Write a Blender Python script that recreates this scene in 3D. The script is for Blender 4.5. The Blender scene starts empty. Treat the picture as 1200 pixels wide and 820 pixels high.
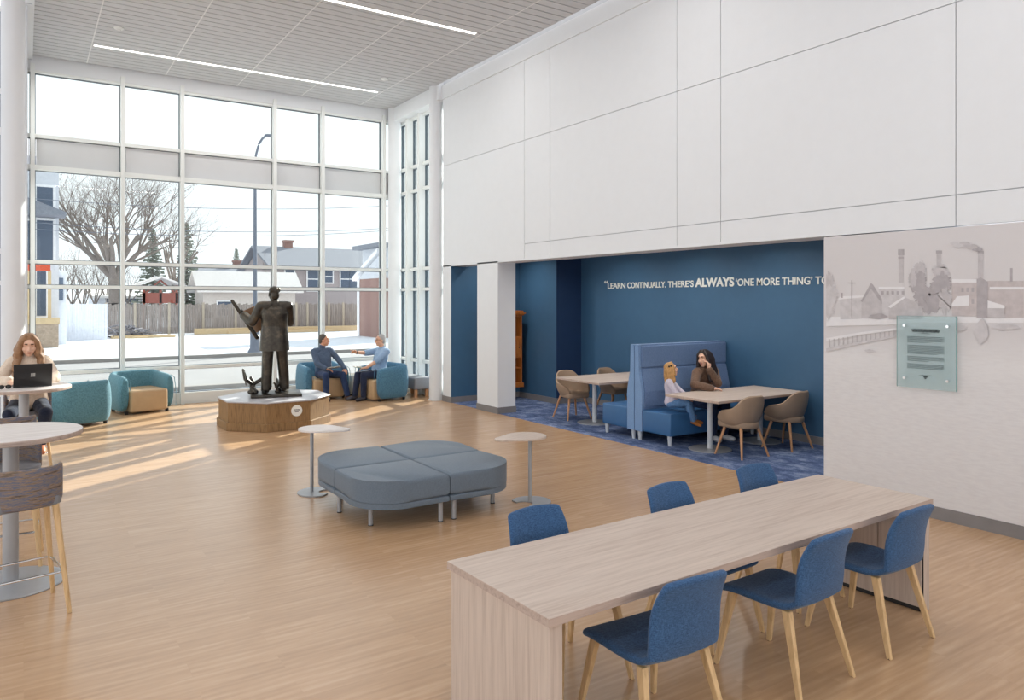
import bpy, bmesh, math, random
from mathutils import Vector, Matrix
random.seed(7)
PI = math.pi
SC = bpy.context.scene
COL = SC.collection

# ------------------------------------------------------------------ camera, sky, sun, exposure
CAM_H = 2.05
HEAD = math.atan2(572, 867)
cd = bpy.data.cameras.new('camera')
cam = bpy.data.objects.new('camera', cd)
COL.objects.link(cam)
cam.location = (0, 0, CAM_H)
cam.rotation_euler = (PI / 2, 0, -HEAD)
cd.sensor_fit = 'HORIZONTAL'
cd.sensor_width = 36
cd.lens = 36 * 867 / 1200
cd.shift_y = -58 / 1200
cd.clip_end = 500
SC.camera = cam

w = bpy.data.worlds.new('sky')
SC.world = w
w.use_nodes = True
bg = w.node_tree.nodes['Background']
bg.inputs[0].default_value = (0.94, 0.97, 1.0, 1)
bg.inputs[1].default_value = 1.85

sd = bpy.data.lights.new('sun', 'SUN')
sun = bpy.data.objects.new('sun', sd)
COL.objects.link(sun)
sd.energy = 15.0
sd.color = (1.0, 0.95, 0.87)
sd.angle = math.radians(0.6)
el = math.radians(24)
to_sun = Vector((0.83 * math.cos(el), 0.56 * math.cos(el), math.sin(el)))
sun.rotation_euler = to_sun.to_track_quat('Z', 'Y').to_euler()
sun.location = (30, 20, 20)

vs = SC.view_settings
vs.view_transform = 'Standard'
vs.look = 'None'
vs.gamma = 1
vs.use_curve_mapping = False
vs.exposure = 0.0
SC.cycles.use_denoising = True
SC.cycles.max_bounces = 10
SC.cycles.diffuse_bounces = 6
SC.cycles.transparent_max_bounces = 24
SC.cycles.sample_clamp_indirect = 6.0
LAMP_W = 10.0        # watts per metre of the ceiling's linear lamps
ALCOVE_W = 13.0

# ------------------------------------------------------------------ helpers
def survey(u, v):
    r = (u - 600) / 867
    return (math.sin(HEAD) + r * math.cos(HEAD), math.cos(HEAD) - r * math.sin(HEAD), -(v - 352) / 867)
def on_x(u, v, X):                      # (Y, z) of a sight line on the plane x = X
    a, b, c = survey(u, v); t = X / a
    return (b * t, CAM_H + c * t)
def on_y(u, v, Y):                      # (X, z) of a sight line on the plane y = Y
    a, b, c = survey(u, v); t = Y / b
    return (a * t, CAM_H + c * t)

def srgb(r, g, b):
    f = lambda c: (c / 255 / 12.92) if c <= 10 else ((c / 255 + 0.055) / 1.055) ** 2.4
    return (f(r), f(g), f(b), 1)

class N:
    """small node-tree writer"""
    def __init__(s, name):
        s.m = bpy.data.materials.new(name); s.m.use_nodes = True
        s.t = s.m.node_tree; s.b = s.t.nodes['Principled BSDF']; s.out = s.t.nodes['Material Output']
    def n(s, kind, **kw):
        q = s.t.nodes.new(kind)
        for k, v in kw.items():
            if k in q.inputs.keys(): q.inputs[k].default_value = v
            else: setattr(q, k, v)
        return q
    def l(s, a, b): s.t.links.new(a, b)
    def coords(s, scale=(1, 1, 1), rot=(0, 0, 0), kind='Object'):
        tc = s.n('ShaderNodeTexCoord'); mp = s.n('ShaderNodeMapping')
        mp.inputs['Scale'].default_value = scale; mp.inputs['Rotation'].default_value = rot
        s.l(tc.outputs[kind], mp.inputs[0]); return mp.outputs[0]
    def noise(s, vec, scale, detail=4, rough=0.6):
        q = s.n('ShaderNodeTexNoise'); q.inputs['Scale'].default_value = scale
        q.inputs['Detail'].default_value = detail; q.inputs['Roughness'].default_value = rough
        s.l(vec, q.inputs['Vector']); return q.outputs['Fac']
    def ramp(s, fac, stops):
        q = s.n('ShaderNodeValToRGB'); e = q.color_ramp.elements
        while len(e) < len(stops): e.new(0.5)
        for i, (p, c) in enumerate(stops): e[i].position = p; e[i].color = c
        s.l(fac, q.inputs[0]); return q.outputs[0]
    def bump(s, fac, strength, dist=0.01):
        q = s.n('ShaderNodeBump'); q.inputs['Strength'].default_value = strength; q.inputs['Distance'].default_value = dist
        s.l(fac, q.inputs['Height']); s.l(q.outputs[0], s.b.inputs['Normal'])

def mul(c, k): return (c[0] * k, c[1] * k, c[2] * k, 1)

def plain(name, c, rough=0.5, metal=0.0, var=0.06, scale=6, bump=0.0, bscale=60, spec=0.5):
    q = N(name); v = q.coords()
    f = q.noise(v, scale)
    q.l(q.ramp(f, [(0.3, mul(c, 1 - var)), (0.7, mul(c, 1 + var))]), q.b.inputs['Base Color'])
    q.b.inputs['Roughness'].default_value = rough; q.b.inputs['Metallic'].default_value = metal
    q.b.inputs['Specular IOR Level'].default_value = spec
    if bump: q.bump(q.noise(v, bscale), bump)
    return q.m

def fabric(name, c, c2=None, scale=260, rough=0.9, stretch=(1, 1, 1), bump=0.25, fold=0.0):
    q = N(name); v = q.coords(stretch)
    fa = q.noise(q.coords((1, 1, 0.16)), scale, 2, 0.7); fb = q.noise(q.coords((0.16, 0.3, 1)), scale, 2, 0.7)
    ad = q.n('ShaderNodeMath'); ad.operation = 'ADD'; q.l(fa, ad.inputs[0]); q.l(fb, ad.inputs[1])
    hf = q.n('ShaderNodeMath'); hf.operation = 'MULTIPLY'; hf.inputs[1].default_value = 0.5; q.l(ad.outputs[0], hf.inputs[0]); f = hf.outputs[0]
    q.l(q.ramp(f, [(0.38, c2 or mul(c, 0.72)), (0.62, c)]), q.b.inputs['Base Color'])
    q.b.inputs['Roughness'].default_value = rough
    q.b.inputs['Sheen Weight'].default_value = 0.15
    q.b.inputs['Specular IOR Level'].default_value = 0.25
    if fold: q.bump(q.noise(q.coords((1, 1, 0.6)), 16, 2, 0.4), fold, 0.03)
    else: q.bump(f, bump, 0.002)
    return q.m

def wood(name, c, c2, grain=(1, 14, 14), scale=4, rough=0.5, bump=0.05, spec=0.4):
    q = N(name); v = q.coords(grain)
    f = q.noise(v, scale, 6, 0.65)
    q.l(q.ramp(f, [(0.3, c2), (0.52, c), (0.75, mul(c, 1.12))]), q.b.inputs['Base Color'])
    q.b.inputs['Roughness'].default_value = rough; q.b.inputs['Specular IOR Level'].default_value = spec
    q.bump(f, bump, 0.003)
    return q.m

def emit(name, c, s):
    q = N(name)
    q.b.inputs['Base Color'].default_value = (0.8, 0.8, 0.8, 1)
    q.b.inputs['Emission Color'].default_value = c; q.b.inputs['Emission Strength'].default_value = s
    return q.m

def glass(name, tint=(0.80, 0.83, 0.83, 1), refl=0.7):
    q = N(name)
    tr = q.n('ShaderNodeBsdfTransparent'); tr.inputs[0].default_value = tint
    gl = q.n('ShaderNodeBsdfGlossy'); gl.inputs['Roughness'].default_value = 0.0; gl.inputs[0].default_value = (refl, refl, refl, 1)
    lw = q.n('ShaderNodeLayerWeight'); pw = q.n('ShaderNodeMath'); pw.operation = 'POWER'; pw.inputs[1].default_value = 4.0
    q.l(lw.outputs['Facing'], pw.inputs[0]); fr = q.n('ShaderNodeMath'); fr.operation = 'MULTIPLY_ADD'; fr.inputs[1].default_value = 0.45; fr.inputs[2].default_value = 0.02
    q.l(pw.outputs[0], fr.inputs[0])
    mx = q.n('ShaderNodeMixShader')
    q.l(fr.outputs[0], mx.inputs[0]); q.l(tr.outputs[0], mx.inputs[1]); q.l(gl.outputs[0], mx.inputs[2])
    q.l(mx.outputs[0], q.out.inputs[0])
    return q.m

class MB:
    """collects shapes and links them as ONE mesh object"""
    def __init__(s): s.bm = bmesh.new(); s.mi = 0
    def _mark(s, faces):
        for f in faces: f.material_index = s.mi
    def _add(s, co, faces):
        vs_ = [s.bm.verts.new(c) for c in co]; mi = s.mi
        for f in faces:
            q = s.bm.faces.new([vs_[i] for i in f]); q.material_index = mi
    def box(s, c, size, rot=None, bev=0.0, seg=2):
        co = [Vector((x * size[0] / 2, y * size[1] / 2, z * size[2] / 2)) for x in (-1, 1) for y in (-1, 1) for z in (-1, 1)]
        fc = [(0, 1, 3, 2), (4, 6, 7, 5), (0, 4, 5, 1), (2, 3, 7, 6), (0, 2, 6, 4), (1, 5, 7, 3)]
        if bev:
            t = bmesh.new(); tv = [t.verts.new(q) for q in co]
            for f in fc: t.faces.new([tv[i] for i in f])
            bmesh.ops.bevel(t, geom=t.edges[:], offset=bev, segments=seg, affect='EDGES', profile=0.5)
            t.verts.index_update(); co = [v.co.copy() for v in t.verts]; fc = [[v.index for v in f.verts] for f in t.faces]; t.free()
        c = Vector(c)
        s._add([c + (rot @ q if rot else q) for q in co], fc); return s
    def bb(s, x0, x1, y0, y1, z0, z1, bev=0.0, seg=2):
        return s.box(((x0 + x1) / 2, (y0 + y1) / 2, (z0 + z1) / 2), (abs(x1 - x0), abs(y1 - y0), abs(z1 - z0)), None, bev, seg)
    def cyl(s, p0, p1, r0, r1=None, n=16):
        p0, p1 = Vector(p0), Vector(p1); d = p1 - p0; r1 = r0 if r1 is None else r1
        Q = d.to_track_quat('Z', 'Y').to_matrix(); cs = [(math.cos(2 * PI * k / n), math.sin(2 * PI * k / n)) for k in range(n)]
        co = [p0 + Q @ Vector((c * r0, s_ * r0, 0)) for c, s_ in cs] + [p1 + Q @ Vector((c * r1, s_ * r1, 0)) for c, s_ in cs]
        s._add(co, [(k, (k + 1) % n, n + (k + 1) % n, n + k) for k in range(n)] + [tuple(range(n))[::-1], tuple(range(n, 2 * n))]); return s
    _sph = {}
    def ell(s, c, r, rot=None, n=12):
        if n not in MB._sph:
            m = 2 * n; co = [(0, 0, 1)]; fc = []
            for i in range(1, n):
                t = PI * i / n
                co += [(math.sin(t) * math.cos(2 * PI * k / m), math.sin(t) * math.sin(2 * PI * k / m), math.cos(t)) for k in range(m)]
            co.append((0, 0, -1)); L = len(co) - 1
            for k in range(m):
                fc.append((0, 1 + k, 1 + (k + 1) % m)); fc.append((L, L - m + (k + 1) % m, L - m + k))
                for i in range(n - 2): a = 1 + i * m; fc.append((a + k, a + m + k, a + m + (k + 1) % m, a + (k + 1) % m))
            MB._sph[n] = (co, fc)
        rr = (r, r, r) if isinstance(r, (int, float)) else r
        c = Vector(c); co, fc = MB._sph[n]
        pts = [Vector((x * rr[0], y * rr[1], z * rr[2])) for x, y, z in co]
        s._add([c + (rot @ q if rot else q) for q in pts], fc); return s
    def cap(s, p0, p1, r0, r1=None, n=8):
        r1 = r0 if r1 is None else r1
        s.ell(p0, r0, None, n); s.ell(p1, r1, None, n)
        if (Vector(p1) - Vector(p0)).length > 1e-4: s.cyl(p0, p1, r0, r1, 2 * n)
        return s
    def chain(s, pts, rs, n=8):
        for i in range(len(pts) - 1): s.cap(pts[i], pts[i + 1], rs[i], rs[i + 1], n)
        return s
    def prism(s, poly, z0, z1, bev=0.0, seg=3, M=None, only_top=False):
        vb = [s.bm.verts.new((x, y, z0)) for x, y in poly]; vt = [s.bm.verts.new((x, y, z1)) for x, y in poly]
        n = len(poly); fs = [s.bm.faces.new(vt), s.bm.faces.new(vb[::-1])]
        for i in range(n): fs.append(s.bm.faces.new((vb[i], vb[(i + 1) % n], vt[(i + 1) % n], vt[i])))
        fs = set(fs); allv = set(vb + vt)
        if bev:
            es = list(fs_e for fs_e in set(list(fs)[0].edges) | set()) if False else [e for e in set(e for v in vt for e in v.link_edges) if all(v in vt for v in e.verts)]
            if not only_top: es += [e for e in set(e for v in vb for e in v.link_edges) if all(v in vb for v in e.verts)]
            q = bmesh.ops.bevel(s.bm, geom=es, offset=bev, segments=seg, affect='EDGES', profile=0.5, clamp_overlap=True)
            allv = set(v for v in allv if v.is_valid) | set(q['verts'])
            fs = set(f for v in allv for f in v.link_faces)
        if M: bmesh.ops.transform(s.bm, matrix=M, verts=list(set(v for f in fs for v in f.verts)))
        s._mark(fs); return s
    def lathe(s, prof, c=(0, 0, 0), n=40):
        rings = []
        for r, z in prof:
            rings.append([s.bm.verts.new((c[0] + r * math.cos(2 * PI * k / n), c[1] + r * math.sin(2 * PI * k / n), c[2] + z)) for k in range(n)])
        fs = []
        for a, b in zip(rings, rings[1:]):
            for k in range(n): fs.append(s.bm.faces.new((a[k], a[(k + 1) % n], b[(k + 1) % n], b[k])))
        fs.append(s.bm.faces.new(rings[0][::-1])); fs.append(s.bm.faces.new(rings[-1]))
        s._mark(fs); return s
    def tube(s, path, r, n=8, closed=False):
        P = [Vector(p) for p in path]; m = len(P); rings = []
        rr = r if isinstance(r, (list, tuple)) else [r] * m
        up = Vector((0, 0, 1))
        for i, p in enumerate(P):
            a = P[(i - 1) % m] if (closed or i > 0) else p
            b = P[(i + 1) % m] if (closed or i < m - 1) else p
            t = (b - a).normalized()
            u_ = t.cross(up)
            if u_.length < 1e-3: u_ = t.cross(Vector((1, 0, 0)))
            u_.normalize(); w_ = u_.cross(t)
            rings.append([s.bm.verts.new(p + (u_ * math.cos(2 * PI * k / n) + w_ * math.sin(2 * PI * k / n)) * rr[i]) for k in range(n)])
        fs = []
        for i in range(m if closed else m - 1):
            a, b = rings[i], rings[(i + 1) % m]
            for k in range(n): fs.append(s.bm.faces.new((a[k], b[k], b[(k + 1) % n], a[(k + 1) % n])))
        if not closed: fs.append(s.bm.faces.new(rings[0])); fs.append(s.bm.faces.new(rings[-1][::-1]))
        s._mark(fs); return s
    def slab(s, grid, thick, open_lo=False, open_hi=False, rows=None):
        """closed shell over a grid of points grid[i][j], thickened along its normals; rows i may be left open at the ends"""
        n, m = len(grid), len(grid[0])
        G = [[Vector(p) for p in row] for row in grid]
        top = [[s.bm.verts.new(p) for p in row] for row in G]; bot = []
        for i in range(n):
            row = []
            for j in range(m):
                a = G[min(i + 1, n - 1)][j] - G[max(i - 1, 0)][j]; b = G[i][min(j + 1, m - 1)] - G[i][max(j - 1, 0)]
                nn = a.cross(b).normalized()
                t = thick(i, j) if callable(thick) else thick
                row.append(s.bm.verts.new(G[i][j] - nn * t))
            bot.append(row)
        fs = []
        if rows:
            dead = [v for q in (top, bot) for i in range(n) if not rows[0] <= i <= rows[1] for v in q[i]]
            top, bot = top[rows[0]:rows[1] + 1], bot[rows[0]:rows[1] + 1]; n = len(top)
            for v in dead: s.bm.verts.remove(v)
        for i in range(n - 1):
            for j in range(m - 1):
                fs.append(s.bm.faces.new((top[i][j], top[i + 1][j], top[i + 1][j + 1], top[i][j + 1])))
                fs.append(s.bm.faces.new((bot[i][j], bot[i][j + 1], bot[i + 1][j + 1], bot[i + 1][j])))
            fs.append(s.bm.faces.new((top[i][0], bot[i][0], bot[i + 1][0], top[i + 1][0])))
            fs.append(s.bm.faces.new((top[i][m - 1], top[i + 1][m - 1], bot[i + 1][m - 1], bot[i][m - 1])))
        for j in range(m - 1):
            if not open_lo: fs.append(s.bm.faces.new((top[0][j], top[0][j + 1], bot[0][j + 1], bot[0][j])))
            if not open_hi: fs.append(s.bm.faces.new((top[n - 1][j], bot[n - 1][j], bot[n - 1][j + 1], top[n - 1][j + 1])))
        s._mark(fs); return s
    def loft(s, rings, n=24, k=1.0):
        R_ = []
        for c, rx, ry, Q in rings:
            row = []
            for i in range(n):
                a = 2 * PI * i / n; cx, sx = math.cos(a), math.sin(a)
                e = 0.85
                row.append(s.bm.verts.new(Vector(c) + Q @ Vector((rx * math.copysign(abs(cx) ** e, cx), ry * math.copysign(abs(sx) ** e, sx), 0))))
            R_.append(row)
        for a, b in zip(R_, R_[1:]):
            for i in range(n): s.bm.faces.new((a[i], a[(i + 1) % n], b[(i + 1) % n], b[i]))
        s.bm.faces.new(R_[0][::-1]); s.bm.faces.new(R_[-1]); return s
    def quad(s, pts):
        f = s.bm.faces.new([s.bm.verts.new(p) for p in pts]); s._mark([f]); return s
    def build(s, name, mats, parent=None, smooth=True, sub=0, angle=38):
        me = bpy.data.meshes.new(name)
        bmesh.ops.recalc_face_normals(s.bm, faces=s.bm.faces[:])
        s.bm.to_mesh(me); s.bm.free()
        for m in (mats if isinstance(mats, (list, tuple)) else [mats]): me.materials.append(m)
        o = bpy.data.objects.new(name, me); COL.objects.link(o)
        if smooth and len(me.polygons):
            me.polygons.foreach_set('use_smooth', [True] * len(me.polygons))
            me.set_sharp_from_angle(angle=math.radians(angle))
        if sub:
            md = o.modifiers.new('sub', 'SUBSURF'); md.levels = sub; md.render_levels = sub
        if parent: o.parent = parent
        return o

def tag(o, label=None, cat=None, group=None, kind=None):
    if label: o['label'] = label
    if cat: o['category'] = cat
    if group: o['group'] = group
    if kind: o['kind'] = kind
    return o
def thing(name, label, cat, loc=(0, 0, 0), rz=0, group=None):
    o = bpy.data.objects.new(name, None); COL.objects.link(o)
    o.empty_display_size = 0.1
    o.location = loc; o.rotation_euler = (0, 0, rz)
    return tag(o, label, cat, group)
def struct(name, mb, mats, parent=None, **k):
    o = mb.build(name, mats, parent, **k)
    if not parent: o['kind'] = 'structure'
    return o
def dup(root, loc, rz=0, label=None, group=None):
    r = root.copy(); COL.objects.link(r)
    r.location = loc; r.rotation_euler = (0, 0, rz)
    if label: r['label'] = label
    if group: r['group'] = group
    for ch in list(root.children):
        c = ch.copy(); COL.objects.link(c); c.parent = r
        for g in list(ch.children):
            d = g.copy(); COL.objects.link(d); d.parent = c
    return r
def arc(cx, cy, r, a0, a1, n):
    return [(cx + r * math.cos(a0 + (a1 - a0) * k / n), cy + r * math.sin(a0 + (a1 - a0) * k / n)) for k in range(n + 1)]
R = math.radians
def hull(pts):
    pts = sorted(set((round(x, 5), round(y, 5)) for x, y in pts))
    def half(P):
        o = []
        for p in P:
            while len(o) > 1 and (o[-1][0] - o[-2][0]) * (p[1] - o[-2][1]) - (o[-1][1] - o[-2][1]) * (p[0] - o[-2][0]) <= 0: o.pop()
            o.append(p)
        return o[:-1]
    return half(pts) + half(pts[::-1])

# ------------------------------------------------------------------ materials
def floor_mat():
    q = N('oak_plank_floor')
    v = q.coords()
    br = q.n('ShaderNodeTexBrick'); br.offset = 0.37; br.inputs['Scale'].default_value = 1.0
    br.inputs['Brick Width'].default_value = 1.22; br.inputs['Row Height'].default_value = 0.18
    br.inputs['Mortar Size'].default_value = 0.0012; br.inputs['Mortar Smooth'].default_value = 0.2
    br.inputs['Bias'].default_value = 0.0
    br.inputs['Color1'].default_value = (0.2, 0.2, 0.2, 1); br.inputs['Color2'].default_value = (0.8, 0.8, 0.8, 1)
    br.inputs['Mortar'].default_value = (0.35, 0.35, 0.35, 1)
    q.l(v, br.inputs['Vector'])
    add = q.n('ShaderNodeVectorMath'); add.operation = 'ADD'
    sc = q.n('ShaderNodeVectorMath'); sc.operation = 'SCALE'; sc.inputs['Scale'].default_value = 9.0
    q.l(br.outputs['Color'], sc.inputs[0]); q.l(v, add.inputs[0]); q.l(sc.outputs[0], add.inputs[1])
    mp = q.n('ShaderNodeMapping'); mp.inputs['Scale'].default_value = (0.7, 6.5, 1); q.l(add.outputs[0], mp.inputs[0])
    g = q.noise(mp.outputs[0], 3.0, 8, 0.62)
    wv = q.n('ShaderNodeTexWave'); wv.bands_direction = 'Y'; wv.inputs['Scale'].default_value = 0.9
    wv.inputs['Distortion'].default_value = 5.0; wv.inputs['Detail'].default_value = 3; wv.inputs['Detail Scale'].default_value = 0.8
    q.l(mp.outputs[0], wv.inputs['Vector'])
    mixg = q.n('ShaderNodeMath'); mixg.operation = 'MULTIPLY_ADD'; mixg.inputs[1].default_value = 0.12
    q.l(wv.outputs['Fac'], mixg.inputs[0]); q.l(g, mixg.inputs[2])
    pl = q.n('ShaderNodeMath'); pl.operation = 'MULTIPLY_ADD'; pl.inputs[1].default_value = 0.22
    bw = q.n('ShaderNodeRGBToBW'); q.l(br.outputs['Color'], bw.inputs[0])
    q.l(bw.outputs[0], pl.inputs[0]); q.l(mixg.outputs[0], pl.inputs[2])
    col = q.ramp(pl.outputs[0], [(0.30, FLOOR_C[0]), (0.70, FLOOR_C[1]), (1.05, FLOOR_C[2])])
    q.l(col, q.b.inputs['Base Color'])
    q.b.inputs['Roughness'].default_value = 0.27; q.b.inputs['Specular IOR Level'].default_value = 0.85
    q.bump(pl.outputs[0], 0.06, 0.004)
    return q.m
FLOOR_C = (srgb(172, 136, 102), srgb(192, 156, 120), srgb(206, 173, 139))
M = {}
M['floor'] = floor_mat()
M['wall'] = plain('white_wall_paint', srgb(222, 224, 227), 0.6, var=0.01)
M['panel'] = plain('white_wall_panel', srgb(209, 214, 224), 0.42, var=0.012)
M['groove'] = plain('panel_reveal_grey', srgb(186, 188, 193), 0.6)
M['white_metal'] = plain('white_painted_aluminium', srgb(226, 228, 226), 0.4, var=0.01)
M['gasket'] = plain('dark_window_gasket', srgb(92, 102, 110), 0.5)
M['spandrel'] = plain('pale_grey_metal_panel', srgb(203, 204, 206), 0.45, var=0.01)
M['glass'] = glass('clear_window_glass')
M['slat'] = plain('grey_ceiling_slat', srgb(195, 195, 197), 0.6, var=0.015)
M['slat_gap'] = plain('ceiling_gap_grey', srgb(120, 118, 116), 0.8)
M['seam'] = plain('ceiling_seam_white', srgb(222, 221, 220), 0.6)
M['lamp'] = emit('linear_lamp_diffuser', (1, 0.97, 0.92, 1), 4.0)
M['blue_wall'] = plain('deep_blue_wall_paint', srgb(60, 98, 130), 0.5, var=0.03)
M['blue_wall_shaded'] = plain('shaded_blue_wall_paint', srgb(30, 56, 92), 0.6, var=0.03)  # the blue wall again, with the jog face's shade put into its colour
M['base_grey'] = plain('grey_rubber_base', srgb(128, 124, 124), 0.55)
M['vinyl'] = plain('white_vinyl_letters', srgb(238, 238, 232), 0.5, var=0.01)
def carpet_mat():
    q = N('blue_mottled_carpet'); v = q.coords()
    a = q.noise(q.coords((2.0, 1.3, 1)), 2.4, 8, 0.75); b = q.noise(v, 160, 2, 0.6)
    mx = q.n('ShaderNodeMath'); mx.operation = 'MULTIPLY_ADD'; mx.inputs[1].default_value = 0.35
    q.l(b, mx.inputs[0]); q.l(a, mx.inputs[2])
    q.l(q.ramp(mx.outputs[0], [(0.48, srgb(50, 64, 98)), (0.66, srgb(86, 103, 140)), (0.84, srgb(148, 160, 188))]), q.b.inputs['Base Color'])
    q.b.inputs['Roughness'].default_value = 0.95; q.b.inputs['Specular IOR Level'].default_value = 0.1
    q.bump(b, 0.4, 0.004); return q.m
M['carpet'] = carpet_mat()
M['laminate'] = wood('pale_ash_laminate', srgb(202, 186, 174), srgb(184, 165, 152), (0.7, 16, 16), 3.0, 0.42, 0.02)
M['laminate_v'] = wood('pale_ash_laminate_upright', srgb(200, 183, 170), srgb(182, 163, 150), (16, 16, 0.7), 3.0, 0.45, 0.02)
M['laminate_e'] = wood('laminate_edge_band', srgb(186, 166, 154), srgb(160, 141, 131), (0.7, 16, 16), 3.0, 0.5, 0.02)
M['leg_wood'] = wood('pale_beech', srgb(216, 182, 136), srgb(190, 154, 108), (9, 9, 1), 5, 0.45, 0.03)
M['leg_wood2'] = wood('warm_beech', srgb(196, 146, 106), srgb(164, 116, 80), (9, 9, 1), 5, 0.45, 0.03)
M['blue_fab'] = fabric('blue_woven_fabric', srgb(72, 108, 149), srgb(38, 66, 103), 360)
M['teal_fab'] = fabric('teal_woven_fabric', srgb(104, 148, 162), srgb(70, 112, 127), 150)
M['steel_fab'] = fabric('blue_teal_woven_fabric', srgb(96, 142, 168), srgb(60, 102, 130), 150)
M['tan_leather'] = plain('tan_leather', srgb(186, 156, 120), 0.45, var=0.05, bump=0.05, bscale=90)
M['taupe'] = plain('taupe_upholstery', srgb(158, 134, 112), 0.6, var=0.05, bump=0.06, bscale=140)
M['ottoman'] = fabric('slate_blue_upholstery', srgb(112, 125, 138), srgb(98, 111, 125), 300, 0.6, bump=0.08)
M['metal'] = plain('satin_grey_metal', srgb(168, 170, 174), 0.38, 0.35)
M['pale_metal'] = plain('pale_grey_powder_coat', srgb(196, 200, 206), 0.4)
M['chrome'] = plain('polished_chrome', srgb(214, 214, 214), 0.15, 1.0)
M['white_top'] = wood('whitewashed_laminate', srgb(226, 218, 214), srgb(206, 196, 190), (0.8, 14, 14), 3, 0.4, 0.01)
M['black'] = plain('black_plastic', srgb(30, 30, 32), 0.45)
M['booth_fab'] = fabric('periwinkle_woven_fabric', srgb(114, 140, 178), srgb(94, 119, 158), 240, bump=0.12)
M['booth_side'] = fabric('pale_blue_woven_fabric', srgb(128, 160, 200), srgb(108, 138, 178), 240, bump=0.12)
M['booth_vinyl'] = plain('blue_vinyl', srgb(52, 100, 148), 0.4, var=0.03, bump=0.03)
M['oak_dark'] = wood('stained_oak', srgb(146, 113, 74), srgb(112, 83, 51), (10, 10, 1), 5, 0.5, 0.05)
M['stone_top'] = plain('grey_stone_top', srgb(186, 184, 188), 0.3, var=0.08, scale=12)
def bronze_mat():
    q = N('patinated_bronze'); f = q.noise(q.coords(), 5, 6, 0.7)
    q.l(q.ramp(f, [(0.3, srgb(46, 42, 39)), (0.55, srgb(72, 67, 60)), (0.78, srgb(116, 103, 86))]), q.b.inputs['Base Color'])
    q.b.inputs['Metallic'].default_value = 0.7; q.b.inputs['Roughness'].default_value = 0.34
    q.bump(q.noise(q.coords((1, 1, 0.5)), 14, 3, 0.5), 0.5, 0.02); return q.m
M['bronze'] = bronze_mat()
def weave_mat():
    q = N('brown_blue_striped_weave'); v = q.coords((2.0, 2.0, 26))
    f = q.noise(v, 2.6, 5, 0.7)
    q.l(q.ramp(f, [(0.36, srgb(84, 74, 68)), (0.47, srgb(150, 128, 108)), (0.53, srgb(86, 98, 124)), (0.62, srgb(138, 124, 112)), (0.72, srgb(96, 86, 80))]), q.b.inputs['Base Color'])
    q.b.inputs['Roughness'].default_value = 0.8; q.bump(f, 0.3, 0.003); return q.m
M['weave'] = weave_mat()
M['grey_vinyl'] = plain('grey_vinyl', srgb(128, 130, 136), 0.5)
M['amber_wood'] = wood('amber_oak', srgb(186, 110, 46), srgb(140, 74, 26), (9, 9, 1), 5, 0.45, 0.04)
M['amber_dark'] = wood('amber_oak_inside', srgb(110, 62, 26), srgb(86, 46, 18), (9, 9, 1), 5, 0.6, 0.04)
M['book'] = plain('book_spines', srgb(92, 66, 48), 0.7, var=0.4, scale=30)
# ------------------------------------------------------------------ room shell
XW, YF, ZC = 7.15, 15.95, 6.45           # right wall plane, window wall plane, ceiling height
Y_END = 13.4                             # far end of the right wall
b = MB(); b.bb(-6, 7.17, -3, 12.75, -0.1, 0); b.bb(0.03, 7.42, 12.75, YF, -0.1, 0)
struct('floor', b, M['floor'], smooth=False)
b = MB(); b.bb(7.17, 9.5, 4.4, 13.1, -0.1, 0.004)
struct('carpet_floor', b, M['carpet'], smooth=False)

# slatted ceiling: planks across, light seams along, over a dark backing
b = MB(); b.bb(0.13, 7.05, -3, YF, ZC + 0.03, ZC + 0.12)
b.mi = 1
PW = 0.19
LAMPS = [(14.62, 1.0, 6.25), (10.52, 0.98, 6.23), (6.42, 0.98, 6.23), (2.32, 0.98, 6.23), (-1.4, 0.98, 6.23)]
n = int((YF - 0.02 + 3) / PW)
def lamp_near(y0, y1): return [L for L in LAMPS if y0 < L[0] + 0.05 and y1 > L[0] - 0.05]
for k in range(n):
    y0 = -3 + k * PW; y1 = y0 + PW - 0.024
    L = lamp_near(y0, y1)
    if not L: b.bb(0.13, 7.05, y0, y1, ZC, ZC + 0.03)
    else:
        lo, hi = L[0][0] - 0.05, L[0][0] + 0.05
        b.bb(0.13, L[0][1], y0, y1, ZC, ZC + 0.03); b.bb(L[0][2], 7.05, y0, y1, ZC, ZC + 0.03)
        if lo > y0 + 0.004: b.bb(L[0][1], L[0][2], y0, lo, ZC, ZC + 0.03)
        if hi < y1 - 0.004: b.bb(L[0][1], L[0][2], hi, y1, ZC, ZC + 0.03)
b.mi = 2
for k in range(5):
    x = 0.975 + 1.335 * k
    b.bb(x - 0.009, x + 0.009, -3, YF - 0.02, ZC - 0.001, ZC + 0.028)
struct('ceiling', b, [M['slat_gap'], M['slat'], M['seam']], smooth=False)
b = MB(); b.bb(-6, 0.13, -3, 12.9, ZC - 0.06, ZC + 0.12); b.bb(0.10, 0.13, -3, YF, ZC - 0.08, ZC)
b.bb(0.0, 0.10, 12.9, YF, ZC - 0.08, ZC + 0.1)
struct('ceiling_soffit', b, M['wall'], smooth=False)

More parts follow.
